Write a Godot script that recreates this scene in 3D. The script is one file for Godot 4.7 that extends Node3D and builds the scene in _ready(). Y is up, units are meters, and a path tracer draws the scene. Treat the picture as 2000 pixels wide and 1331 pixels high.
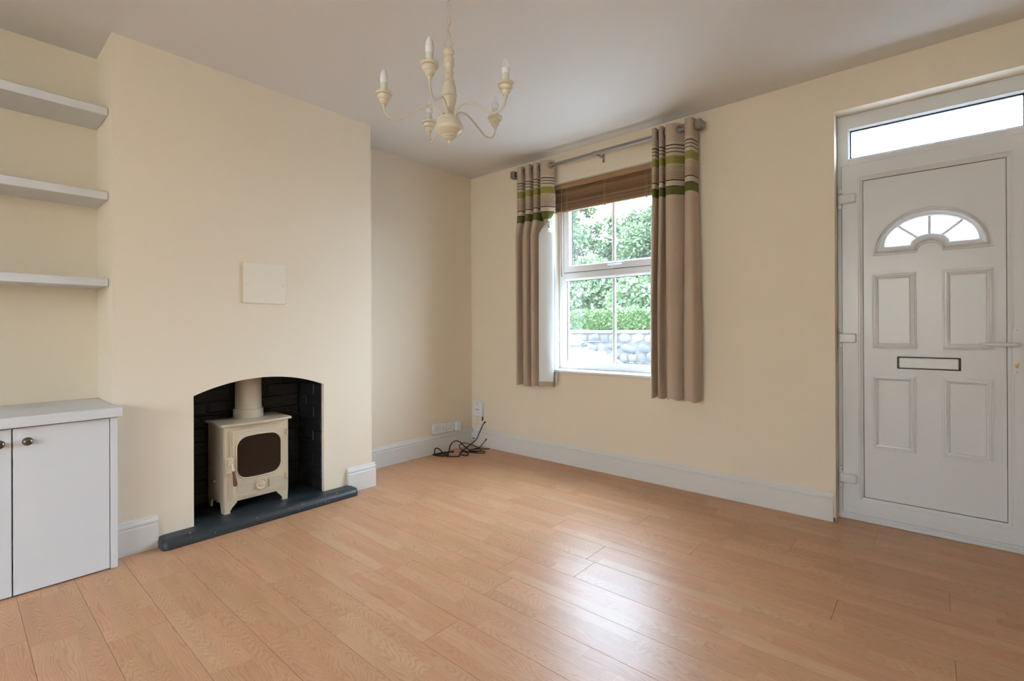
extends Node3D
# Front room of a terraced house: x runs along the window wall, z from the window wall into the room, y up, metres.
const CEIL := 2.5
const BREAST := 0.3515        # how far the chimney breast stands out from the left wall
const BZ0 := 1.316            # its two sides
const BZ1 := 2.7234
const ROOM_X := 3.95
const ROOM_Z := 6.6
const ALCOVE_Z := 4.0
var org := Vector3.ZERO
var used := {}
var M := {}
var rng := RandomNumberGenerator.new()


func _ready() -> void:
	rng.seed = 7
	set_view()
	make_materials()
	build_shell()
	build_floor()
	build_chimney()
	build_skirting()
	build_window()
	build_door()
	build_outside()
	build_alcove()
	build_hearth_and_stove()
	build_curtains()
	build_blind()
	build_chandelier()
	build_corner_things()


# ------------------------------------------------------------------ camera, sky, light
func set_view() -> void:
	var cam := Camera3D.new()
	cam.name = "camera"
	var f := 951.24            # focal length in pixels of the 2000 x 1331 frame
	cam.projection = Camera3D.PROJECTION_FRUSTUM
	cam.near = 0.05
	cam.far = 300.0
	cam.size = 1331.0 / f * cam.near
	cam.frustum_offset = Vector2(0.0, -22.6 / f * cam.near)
	cam.position = Vector3(3.2961, 1.08, 3.2346)
	cam.rotation = Vector3(0.0008, 0.712, -0.0042)
	add_child(cam)
	cam.current = true
	var env := Environment.new()
	env.background_mode = Environment.BG_SKY
	var sky_mat := ProceduralSkyMaterial.new()
	# an overcast sky: brighter overhead than at the horizon
	sky_mat.sky_top_color = Color(0.93, 1.05, 1.165)
	sky_mat.sky_horizon_color = Color(0.735, 0.825, 0.906)
	sky_mat.ground_bottom_color = Color(0.6, 0.6, 0.6)
	sky_mat.ground_horizon_color = Color(0.8, 0.82, 0.84)
	sky_mat.sky_energy_multiplier = 1.0
	sky_mat.ground_energy_multiplier = 1.0
	var sky := Sky.new()
	sky.sky_material = sky_mat
	env.sky = sky
	env.background_energy_multiplier = 22.0
	env.tonemap_mode = Environment.TONE_MAPPER_LINEAR
	env.tonemap_exposure = 1.12
	env.sdfgi_enabled = true
	env.ssao_enabled = true
	env.ssil_enabled = true
	var we := WorldEnvironment.new()
	we.name = "world"
	we.environment = env
	add_child(we)


# ------------------------------------------------------------------ helpers
func numbered(called: String) -> String:
	var n: int = used.get(called, 0)
	used[called] = n + 1
	return called if n == 0 else "%s_%03d" % [called, n]


func thing(called: String, label: String, category: String, at := Vector3.ZERO, group := "", kind := "") -> Node3D:
	var o := Node3D.new()
	o.name = numbered(called)
	add_child(o)
	o.position = at
	org = at
	o.set_meta("label", label)
	o.set_meta("category", category)
	if group:
		o.set_meta("group", group)
	if kind:
		o.set_meta("kind", kind)
	return o


func structure(called: String, label: String, category: String, at := Vector3.ZERO) -> Node3D:
	return thing(called, label, category, at, "", "structure")


func begin(smooth := -1) -> SurfaceTool:
	var st := SurfaceTool.new()
	st.begin(Mesh.PRIMITIVE_TRIANGLES)
	st.set_smooth_group(smooth)
	return st


func part(called: String, st: SurfaceTool, m: Material, parent: Node3D, label := "") -> MeshInstance3D:
	st.generate_normals()
	var o := MeshInstance3D.new()
	o.mesh = st.commit()
	o.material_override = m
	o.name = called
	parent.add_child(o, true)
	if label:
		o.set_meta("label", label)
	return o


func tri(st: SurfaceTool, a: Vector3, b: Vector3, c: Vector3, o: Vector3) -> void:
	if (c - a).cross(b - a).dot(o) < 0.0:
		var t := b
		b = c
		c = t
	st.add_vertex(a - org)
	st.add_vertex(b - org)
	st.add_vertex(c - org)


func quad(st: SurfaceTool, a: Vector3, b: Vector3, c: Vector3, d: Vector3, o: Vector3) -> void:
	tri(st, a, b, c, o)
	tri(st, a, c, d, o)


func box(st: SurfaceTool, lo: Vector3, hi: Vector3, bev := 0.0) -> void:
	obox(st, (lo + hi) / 2.0, (hi - lo).abs() / 2.0, Basis.IDENTITY, bev)


func obox(st: SurfaceTool, c: Vector3, h: Vector3, bs: Basis, bev := 0.0) -> void:
	bev = minf(bev, minf(h.x, minf(h.y, h.z)) * 0.95)
	var P := func(s: Vector3, a: int) -> Vector3:
		var v := Vector3.ZERO
		for i in 3:
			v[i] = s[i] * (h[i] - (0.0 if i == a else bev))
		return c + bs * v
	for a in 3:
		var b := (a + 1) % 3
		var d := (a + 2) % 3
		for sa in [-1, 1]:
			var s := Vector3.ZERO
			s[a] = sa
			var q := []
			for k in [[-1, -1], [1, -1], [1, 1], [-1, 1]]:
				s[b] = k[0]
				s[d] = k[1]
				q.append(P.call(s, a))
			var o := Vector3.ZERO
			o[a] = sa
			quad(st, q[0], q[1], q[2], q[3], bs * o)
			if bev > 0.0:
				for sb in [-1, 1]:
					s[a] = sa
					s[b] = sb
					var s1 := s
					s1[d] = -1
					var s2 := s
					s2[d] = 1
					o = Vector3.ZERO
					o[a] = sa
					o[b] = sb
					quad(st, P.call(s1, a), P.call(s1, b), P.call(s2, b), P.call(s2, a), bs * o)
	if bev > 0.0:
		for x in [-1, 1]:
			for y in [-1, 1]:
				for z in [-1, 1]:
					var s := Vector3(x, y, z)
					tri(st, P.call(s, 0), P.call(s, 1), P.call(s, 2), bs * s)


# profile of (radius, height), listed from the bottom upwards along the outside
func lathe(st: SurfaceTool, prof: Array, c: Vector3, segs := 24, bs := Basis.IDENTITY) -> void:
	var g := 1
	for i in prof.size() - 1:
		var p: Vector2 = prof[i]
		var q: Vector2 = prof[i + 1]
		if p.distance_to(q) < 1e-6:
			continue
		if i > 0 and absf((p - prof[i - 1]).angle_to(q - p)) > 0.42:
			g += 1
		st.set_smooth_group(g)
		var n2 := Vector2(q.y - p.y, p.x - q.x)
		for k in segs:
			var a0 := TAU * k / segs
			var a1 := TAU * (k + 1) / segs
			var d0 := Vector3(cos(a0), 0, sin(a0))
			var d1 := Vector3(cos(a1), 0, sin(a1))
			var up := Vector3.UP
			var o := bs * ((d0 + d1) * 0.5 * n2.x + up * n2.y)
			var A := c + bs * (d0 * p.x + up * p.y)
			var B := c + bs * (d1 * p.x + up * p.y)
			var C := c + bs * (d1 * q.x + up * q.y)
			var D := c + bs * (d0 * q.x + up * q.y)
			if p.x > 1e-6:
				tri(st, A, B, C, o)
			if q.x > 1e-6:
				tri(st, A, C, D, o)


func tube(st: SurfaceTool, pts: Array, r, segs := 8, closed := false) -> void:
	st.set_smooth_group(0)
	var n := pts.size()
	var rings := []
	var side := Vector3.ZERO
	for i in n:
		var p: Vector3 = pts[i]
		var t: Vector3 = (pts[(i + 1) % n] - pts[(i - 1 + n) % n]) if closed else (pts[mini(i + 1, n - 1)] - pts[maxi(i - 1, 0)])
		t = t.normalized()
		if side == Vector3.ZERO:
			side = t.cross(Vector3.UP if absf(t.y) < 0.9 else Vector3.RIGHT).normalized()
		side = (side - t * side.dot(t)).normalized()
		var up := t.cross(side)
		var ring := []
		var rr: float = r[i] if r is Array else r
		for k in segs:
			var a := TAU * k / segs
			ring.append(p + (side * cos(a) + up * sin(a)) * rr)
		rings.append(ring)
	for i in (n if closed else n - 1):
		var j := (i + 1) % n
		var shift := 0
		if closed and j == 0:
			var best := 1e9
			for s in segs:
				var dd: float = rings[i][0].distance_to(rings[0][s])
				if dd < best:
					best = dd
					shift = s
		for k in segs:
			var k1 := (k + 1) % segs
			var o: Vector3 = (rings[i][k] + rings[i][k1]) * 0.5 - pts[i]
			quad(st, rings[i][k], rings[i][k1], rings[j][(k1 + shift) % segs], rings[j][(k + shift) % segs], o)
	if not closed:
		st.set_smooth_group(-1)
		for e in [0, n - 1]:
			var t: Vector3 = pts[0] - pts[1] if e == 0 else pts[n - 1] - pts[n - 2]
			for k in range(1, segs - 1):
				tri(st, rings[e][0], rings[e][k], rings[e][k + 1], t)
		st.set_smooth_group(0)


# polygon in the plane o + x*ax + y*ay, pushed out by the vector d
func prism(st: SurfaceTool, poly: Array, o: Vector3, ax: Vector3, ay: Vector3, d: Vector3) -> void:
	var pv := PackedVector2Array(poly)
	var idx := Geometry2D.triangulate_polygon(pv)
	var at := func(p: Vector2) -> Vector3: return o + ax * p.x + ay * p.y
	for i in range(0, idx.size(), 3):
		var a: Vector3 = at.call(pv[idx[i]])
		var b: Vector3 = at.call(pv[idx[i + 1]])
		var c: Vector3 = at.call(pv[idx[i + 2]])
		tri(st, a + d, b + d, c + d, d)
		tri(st, a, b, c, -d)
	var area := 0.0
	for i in pv.size():
		area += pv[i].cross(pv[(i + 1) % pv.size()])
	var s := signf(area)
	for i in pv.size():
		var p := pv[i]
		var q := pv[(i + 1) % pv.size()]
		var n := Vector2(q.y - p.y, p.x - q.x) * s
		quad(st, at.call(p), at.call(q), at.call(q) + d, at.call(p) + d, ax * n.x + ay * n.y)


# closed loops of equal length, joined ring by ring; faces look away from 'core' (a direction that the surface faces)
func loops(st: SurfaceTool, rings: Array, face: Vector3) -> void:
	for i in rings.size() - 1:
		var a: Array = rings[i]
		var b: Array = rings[i + 1]
		var n := a.size()
		for k in n:
			var k1 := (k + 1) % n
			quad(st, a[k], a[k1], b[k1], b[k], face)


func rect_ring(x0: float, y0: float, x1: float, y1: float, z: float) -> Array:
	return [Vector3(x0, y0, z), Vector3(x1, y0, z), Vector3(x1, y1, z), Vector3(x0, y1, z)]


# picture-frame moulding on a face that looks to +z: profile of (inset, z)
func moulding(st: SurfaceTool, x0: float, y0: float, x1: float, y1: float, prof: Array) -> void:
	var rings := []
	for p in prof:
		rings.append(rect_ring(x0 + p.x, y0 + p.x, x1 - p.x, y1 - p.x, p.y))
	for i in rings.size() - 1:
		for k in 4:
			var k1 := (k + 1) % 4
			var dz: float = prof[i + 1].y - prof[i].y
			var di: float = prof[i + 1].x - prof[i].x
			var inward: Vector3 = [Vector3.UP, Vector3.LEFT, Vector3.DOWN, Vector3.RIGHT][k]
			quad(st, rings[i][k], rings[i][k1], rings[i + 1][k1], rings[i + 1][k], Vector3(0, 0, di) - inward * dz + Vector3(0, 0, 1e-6))


# four mitred bars round a rectangle that looks to +z
func bar_frame(st: SurfaceTool, x0: float, y0: float, x1: float, y1: float, w: float, zb: float, zf: float, bev := 0.004) -> void:
	moulding(st, x0, y0, x1, y1, [Vector2(0, zb), Vector2(0, zf - bev), Vector2(bev, zf), Vector2(w - bev, zf), Vector2(w, zf - bev), Vector2(w, zb)])


func mat(col: Color, rough := 0.6, metal := 0.0, spec := 0.5) -> StandardMaterial3D:
	var m := StandardMaterial3D.new()
	m.albedo_color = col
	m.roughness = rough
	m.metallic = metal
	m.metallic_specular = spec
	return m


func noise_tex(freq: float, size := 256, seed_ := 1, oct := 4, kind := FastNoiseLite.TYPE_SIMPLEX_SMOOTH) -> ImageTexture:
	var n := FastNoiseLite.new()
	n.seed = seed_
	n.frequency = freq
	n.fractal_octaves = oct
	n.noise_type = kind
	var im := n.get_seamless_image(size, size)
	return ImageTexture.create_from_image(im)


func bumpy(m: StandardMaterial3D, tex: Texture2D, per_metre: float, cm: float) -> StandardMaterial3D:
	m.heightmap_enabled = true
	m.heightmap_texture = tex
	m.heightmap_scale = cm
	m.uv1_triplanar = true
	m.uv1_world_triplanar = true
	m.uv1_scale = Vector3.ONE * per_metre
	return m


func make_materials() -> void:
	var fine := noise_tex(0.03, 256, 3)
	M.wall = mat(Color(0.92, 0.86, 0.77), 0.75)
	M.ceiling = mat(Color(0.895, 0.875, 0.85), 0.85)
	M.white = mat(Color(0.88, 0.862, 0.842), 0.4)
	M.upvc = mat(Color(0.87, 0.862, 0.86), 0.28)
	M.shelf = mat(Color(0.86, 0.857, 0.862), 0.42)
	M.gasket = mat(Color(0.06, 0.065, 0.075), 0.7)
	M.black_paint = bumpy(mat(Color(0.115, 0.118, 0.122), 0.5), noise_tex(0.06, 256, 9), 3.0, 0.3)
	M.hearth = bumpy(mat(Color(0.175, 0.195, 0.21), 0.4), fine, 4.0, 0.06)
	M.chip = mat(Color(0.8, 0.78, 0.72), 0.8)
	M.stove = mat(Color(0.81, 0.74, 0.635), 0.38)
	M.stove_grain = bumpy(mat(Color(0.81, 0.74, 0.635), 0.5), noise_tex(0.12, 256, 5, 2, FastNoiseLite.TYPE_CELLULAR), 8.0, 0.35)
	M.stove_glass = mat(Color(0.1, 0.075, 0.06), 0.1)
	M.wood_dark = mat(Color(0.42, 0.25, 0.14), 0.4)
	M.cream_wood = mat(Color(0.89, 0.845, 0.75), 0.3)
	M.cream_metal = mat(Color(0.88, 0.84, 0.77), 0.3)
	M.candle = mat(Color(0.87, 0.87, 0.8), 0.5)
	M.bulb_white = mat(Color(0.95, 0.95, 0.97), 0.25)
	var bg := mat(Color(0.97, 0.97, 1.0, 0.1), 0.05)
	bg.transparency = BaseMaterial3D.TRANSPARENCY_ALPHA
	M.bulb_clear = bg
	M.bulb_frost = mat(Color(0.93, 0.93, 0.96), 0.2)
	M.steel = mat(Color(0.62, 0.6, 0.58), 0.32, 0.9)
	M.knob = mat(Color(0.42, 0.38, 0.33), 0.3, 0.9)
	M.brass = mat(Color(0.7, 0.6, 0.42), 0.35, 0.8)
	M.black_plastic = mat(Color(0.025, 0.025, 0.027), 0.45)
	M.plastic = mat(Color(0.9, 0.9, 0.89), 0.35)
	M.socket_dark = mat(Color(0.15, 0.14, 0.14), 0.7)
	M.bare_wood = mat(Color(0.55, 0.4, 0.26), 0.7)
	var gl := mat(Color(1, 1, 1, 0.04), 0.0)
	gl.transparency = BaseMaterial3D.TRANSPARENCY_ALPHA
	M.glass = gl
	var fr := mat(Color(0.95, 0.97, 1.0), 0.3)
	fr.backlight_enabled = true
	fr.backlight = Color(1, 1, 1)
	M.frosted = fr
	M.lining = mat(Color(0.88, 0.88, 0.87), 0.9)
	M.lining.backlight_enabled = true
	M.lining.backlight = Color(0.5, 0.5, 0.48)
	M.slat = mat(Color(0.58, 0.45, 0.325), 0.5)
	M.slat_mid = mat(Color(0.52, 0.395, 0.28), 0.5)
	M.slat_light = mat(Color(0.65, 0.51, 0.37), 0.5)
	M.cord = mat(Color(0.75, 0.66, 0.52), 0.8)


# ------------------------------------------------------------------ room
func build_shell() -> void:
	var T := 0.28
	var s := structure("wall_left", "cream painted side wall with the chimney breast", "wall", Vector3(0, 0, 2))
	var st := begin()
	box(st, Vector3(-T, -0.2, -T), Vector3(0, CEIL, ROOM_Z + T))
	box(st, Vector3(0, -0.01, ALCOVE_Z), Vector3(0.5, CEIL, ALCOVE_Z + 0.12))
	part("plaster", st, M.wall, s)
	s = structure("wall_front", "cream painted wall around the window and the front door", "wall", Vector3(2, 0, 0))
	st = begin()
	for b in [[0.0, 0.92, -0.2, CEIL], [0.92, 1.925, -0.2, 0.73], [0.92, 1.925, 2.262, CEIL], [1.925, 2.885, -0.2, CEIL], [2.885, 3.695, 2.285, CEIL], [3.695, ROOM_X + T, -0.2, CEIL]]:
		box(st, Vector3(b[0], b[2], -T), Vector3(b[1], b[3], 0))
	part("plaster", st, M.wall, s)
	s = structure("wall_right", "cream painted wall on the door side of the room", "wall", Vector3(ROOM_X, 0, 2))
	st = begin()
	for b in [[0.0, 5.5, -0.2, CEIL], [5.5, 6.2, 2.2, CEIL], [5.5, 6.2, -0.2, 0.9], [6.2, ROOM_Z + T, -0.2, CEIL]]:
		box(st, Vector3(ROOM_X, b[2], b[0]), Vector3(ROOM_X + T, b[3], b[1]))
	part("plaster", st, M.wall, s)
	s = structure("wall_back", "cream painted end wall of the dining end with its window", "wall", Vector3(2, 0, ROOM_Z))
	st = begin()
	for b in [[0.0, 1.4, -0.2, CEIL], [1.4, 3.6, 2.2, CEIL], [1.4, 3.6, -0.2, 0.9], [3.6, ROOM_X, -0.2, CEIL]]:
		box(st, Vector3(b[0], b[2], ROOM_Z), Vector3(b[1], b[3], ROOM_Z + T))
	part("plaster", st, M.wall, s)
	s = structure("ceiling", "plain off-white plaster ceiling", "ceiling", Vector3(2, CEIL, 2))
	st = begin()
	box(st, Vector3(-T, CEIL, -T), Vector3(ROOM_X + T, CEIL + 0.2, ROOM_Z + T))
	part("plaster", st, M.ceiling, s)


func wood_atlas(W: int, HB: int, N: int) -> ImageTexture:
	var big := FastNoiseLite.new()
	big.seed = 11
	big.frequency = 1.0
	big.fractal_octaves = 2
	var fine := FastNoiseLite.new()
	fine.seed = 12
	fine.frequency = 1.0
	fine.fractal_octaves = 2
	var data := PackedByteArray()
	data.resize(W * HB * N * 3)
	var r := RandomNumberGenerator.new()
	r.seed = 21
	var mm := 1.285 / W
	var strip := HB / 3.0
	for v in N:
		for j in 3:
			var x := 0
			var first := true
			while x < W:
				var len_ := int(r.randf_range(0.3, 0.68) / mm)
				if first:
					len_ = int(len_ * r.randf_range(0.3, 1.0))
				first = false
				var x1 := mini(W, x + len_)
				if W - x1 < 60:
					x1 = W
				var tone := r.randf_range(-1.0, 1.0)
				var pink := r.randf()
				var base := Vector3(0.79, 0.616, 0.464) + Vector3(0.023, 0.026, 0.028) * tone + Vector3(0.012, -0.022, -0.016) * pink
				var off := r.randf() * 100.0
				var cath := r.randf() < 0.45
				var dirn := 1.0 if r.randf() < 0.5 else -1.0
				var mid := r.randf_range(-0.012, 0.012)
				var curve := r.randf_range(9.0, 20.0) * 1000.0
				var along := r.randf_range(36.0, 64.0)
				var y0 := int(j * strip)
				var y1 := int((j + 1) * strip)
				for yy in range(y0, y1):
					var wy := (yy - (y0 + y1) * 0.5) * mm
					var row := (v * HB + yy) * W
					for xx in range(x, x1):
						var wx := xx * mm
						var nz := big.get_noise_2d(wx * 3.0 + off, wy * 22.0 + off)
						var f: float
						if cath:
							var q := wy - mid
							f = q * q * curve * 0.5 + wx * dirn * along + nz * 3.8
						else:
							f = wy * 230.0 + nz * 3.0
						var ring := 0.5 + 0.5 * sin(f * 6.2832 * 0.55)
						ring = ring * ring * ring
						var g := fine.get_noise_2d(wx * 26.0, wy * 900.0 + off)
						var k := 1.0 - ring * 0.085 + g * 0.06 + nz * 0.03
						var at := (row + xx) * 3
						data[at] = int(clampf(base.x * (0.25 + 0.75 * k) * 255.0, 0, 255))
						data[at + 1] = int(clampf(base.y * k * 255.0, 0, 255))
						data[at + 2] = int(clampf(base.z * (k * 1.25 - 0.25) * 255.0, 0, 255))
				x = x1
	return ImageTexture.create_from_image(Image.create_from_data(W, HB * N, false, Image.FORMAT_RGB8, data))


func build_floor() -> void:
	var N := 8
	var m := mat(Color.WHITE, 0.35, 0.0, 0.42)
	m.albedo_texture = wood_atlas(1792, 248, N)
	M.floor_board = m
	var s := structure("floor", "light beech-effect laminate floor of three-strip boards", "floor", Vector3(2, 0, 2))
	var st := begin()
	box(st, Vector3(-0.28, -0.2, -0.28), Vector3(ROOM_X + 0.28, -0.009, ROOM_Z + 0.28))
	part("underlay", st, M.gasket, s)
	var pitch := 0.1775
	var L := 1.285
	var known := {0: 2.11, 2: 1.912, 3: 1.457}
	var g := 0.0004
	var c := 0.0007
	for k in range(-8, 31):
		var z0 := maxf(1.28 + pitch * k, -0.11) + g
		var z1 := minf(1.28 + pitch * (k + 1), ROOM_Z + 0.28) - g
		if z1 - z0 < 0.01:
			continue
		var joint: float = known.get(k, fposmod(0.47 * k + rng.randf_range(-0.1, 0.1), L))
		var x := joint - L * ceilf(joint / L + 0.001)
		while x < ROOM_X:
			var x0 := maxf(x, 0.0) + g
			var x1 := minf(x + L, ROOM_X) - g
			if x1 - x0 > 0.02:
				var v := rng.randi() % N
				var flip := rng.randf() < 0.5
				st = begin()
				var a := [Vector3(x0, -c, z0), Vector3(x1, -c, z0), Vector3(x1, -c, z1), Vector3(x0, -c, z1)]
				var b := [Vector3(x0 + c, 0, z0 + c), Vector3(x1 - c, 0, z0 + c), Vector3(x1 - c, 0, z1 - c), Vector3(x0 + c, 0, z1 - c)]
				var low := []
				for q in a:
					low.append(q - Vector3(0, 0.008, 0))
				var uv := func(p: Vector3) -> Vector2:
					var u := (p.x - x) / L
					var w := (p.z - (1.28 + pitch * k)) / pitch
					if flip:
						u = 1.0 - u
					return Vector2(clampf(u, 0.001, 0.999), (v + clampf(w, 0.01, 0.99)) / N)
				var add := func(q: Array, o: Vector3) -> void:
					for t in [[0, 1, 2], [0, 2, 3]]:
						var p0: Vector3 = q[t[0]]
						var p1: Vector3 = q[t[1]]
						var p2: Vector3 = q[t[2]]
						if (p2 - p0).cross(p1 - p0).dot(o) < 0.0:
							var w := p1
							p1 = p2
							p2 = w
						for p in [p0, p1, p2]:
							st.set_uv(uv.call(p))
							st.add_vertex(p - org)
				add.call(b, Vector3.UP)
				for e in 4:
					var e1 := (e + 1) % 4
					var out: Vector3 = [Vector3.FORWARD, Vector3.RIGHT, Vector3.BACK, Vector3.LEFT][e]
					add.call([a[e], a[e1], b[e1], b[e]], out + Vector3.UP)
					add.call([low[e], low[e1], a[e1], a[e]], out)
				part("plank", st, m, s)
			x += L


func arch_points(half: float, zc: float, spring: float, crown: float, n: int) -> Array:
	# a segmental arch from z = zc + half to zc - half
	var rise := crown - spring
	var R := (half * half + rise * rise) / (2.0 * rise)
	var pts := []
	for i in n + 1:
		var z := zc + half - 2.0 * half * i / n
		pts.append(Vector2(z, crown - R + sqrt(R * R - (z - zc) * (z - zc))))
	return pts


func build_chimney() -> void:
	var s := structure("wall_chimney_breast", "cream chimney breast with an arched fireplace opening", "wall", Vector3(BREAST / 2, 0, 2.02))
	var zc := 2.0275
	var half := 0.3625
	var ax := Vector3(0, 0, 1)
	var ay := Vector3.UP
	# front plaster with the arched opening
	var poly := [Vector2(BZ0, 0), Vector2(BZ0, CEIL), Vector2(BZ1, CEIL), Vector2(BZ1, 0), Vector2(zc + half, 0)]
	poly.append_array(arch_points(half, zc, 0.735, 0.808, 24))
	poly.append(Vector2(zc - half, 0))
	var st := begin()
	prism(st, poly, Vector3(BREAST - 0.03, 0, 0), ax, ay, Vector3(0.03, 0, 0))
	part("plaster", st, M.wall, s)
	# masonry behind it
	st = begin()
	var h2 := half + 0.03
	prism(st, [Vector2(BZ0, 0), Vector2(BZ0, CEIL), Vector2(BZ1, CEIL), Vector2(BZ1, 0), Vector2(zc + h2, 0), Vector2(zc + h2, 0.95), Vector2(zc - h2, 0.95), Vector2(zc - h2, 0)], Vector3(0, 0, 0), ax, ay, Vector3(BREAST - 0.03, 0, 0))
	part("masonry", st, M.wall, s)
	# the blackened inside: mortar backing and bricks
	var x1 := BREAST - 0.03
	st = begin()
	box(st, Vector3(0.0, 0.0, zc - h2), Vector3(0.0065, 0.95, zc + h2))
	box(st, Vector3(0.0, 0.0, zc + half + 0.004), Vector3(x1, 0.95, zc + h2))
	box(st, Vector3(0.0, 0.0, zc - h2), Vector3(x1, 0.95, zc - half - 0.004))
	box(st, Vector3(0.0, 0.86, zc - h2), Vector3(x1, 0.95, zc + h2))
	part("mortar", st, M.black_paint, s)
	var bh := 0.068
	for row in 12:
		var y0 := 0.05 + row * 0.076
		if y0 + bh > 0.87:
			break
		var z := zc - half - (0.0 if row % 2 == 0 else 0.11)
		while z < zc + half:
			var za := maxf(z, zc - half + 0.004)
			var zb := minf(z + 0.214, zc + half - 0.004)
			if zb - za > 0.03:
				st = begin()
				var j := rng.randf_range(0.0, 0.005)
				box(st, Vector3(0.002, y0, za), Vector3(0.012 + j, y0 + bh, zb), 0.005)
				part("brick", st, M.black_paint, s)
			z += 0.225
		for sgn in [-1.0, 1.0]:
			var x := 0.014 if row % 2 == 0 else -0.09
			while x < x1:
				var xa := maxf(x, 0.014)
				var xb := minf(x + 0.2, x1 - 0.002)
				if xb - xa > 0.03:
					st = begin()
					var zw: float = zc + sgn * half
					var j := rng.randf_range(0.0, 0.005)
					box(st, Vector3(xa, y0, minf(zw + sgn * 0.008, zw - sgn * j)), Vector3(xb, y0 + bh, maxf(zw + sgn * 0.008, zw - sgn * j)), 0.004)
					part("brick", st, M.black_paint, s)
				x += 0.21
	# painted access plate
	var t := thing("access_plate", "flat cream cover plate screwed to the chimney breast above the stove", "plate", Vector3(BREAST, 1.235, 2.03))
	st = begin()
	box(st, Vector3(BREAST, 1.236, 1.912), Vector3(BREAST + 0.01, 1.468, 2.147), 0.002)
	part("plate", st, mat(Color(0.925, 0.88, 0.81), 0.6), t)
	for z in [2.135, 1.924]:
		st = begin()
		lathe(st, [Vector2(0, -0.002), Vector2(0.0055, -0.002), Vector2(0.0055, 0.0012), Vector2(0.004, 0.0022), Vector2(0, 0.0025)], Vector3(BREAST + 0.01, 1.345, z), 14, Basis(Vector3.UP, Vector3.RIGHT, Vector3.FORWARD))
		part("screw", st, M.cream_metal, t)


func skirting_profile() -> Array:
	return [Vector2(0, 0), Vector2(0.02, 0), Vector2(0.02, 0.118), Vector2(0.0145, 0.1225), Vector2(0.0145, 0.126), Vector2(0.0185, 0.13), Vector2(0.0185, 0.138), Vector2(0.0165, 0.143), Vector2(0.011, 0.148), Vector2(0.009, 0.156), Vector2(0.005, 0.16), Vector2(0, 0.16)]


func build_skirting() -> void:
	var W: Material = M.white
	var s := structure("baseboard_front", "white moulded skirting board below the window, running to the front door", "skirting", Vector3(1.4, 0, 0))
	var st := begin()
	prism(st, skirting_profile(), Vector3(0.055, 0, 0), Vector3(0, 0, 1), Vector3.UP, Vector3(2.82, 0, 0))
	part("board", st, W, s)
	st = begin()
	box(st, Vector3(2.872, 0, 0.002), Vector3(2.884, 0.022, 0.018), 0.004)
	part("bare_block", st, M.bare_wood, s)
	s = structure("baseboard_left", "white moulded skirting board below the double sockets", "skirting", Vector3(0, 0, 0.7))
	st = begin()
	prism(st, skirting_profile(), Vector3(0, 0, 0.0), Vector3(1, 0, 0), Vector3.UP, Vector3(0, 0, BZ0))
	part("board", st, W, s)
	s = structure("baseboard_breast", "short white skirting pieces either side of the dark hearth", "skirting", Vector3(BREAST, 0, 2.0))
	for z in [[1.296, 1.505], [2.55, 2.722]]:
		st = begin()
		prism(st, skirting_profile(), Vector3(BREAST, 0, z[0]), Vector3(1, 0, 0), Vector3.UP, Vector3(0, 0, z[1] - z[0]))
		part("board", st, W, s)
	st = begin()
	prism(st, skirting_profile(), Vector3(0.02, 0, BZ0), Vector3(0, 0, -1), Vector3.UP, Vector3(BREAST - 0.02, 0, 0))
	part("board", st, W, s)


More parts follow.
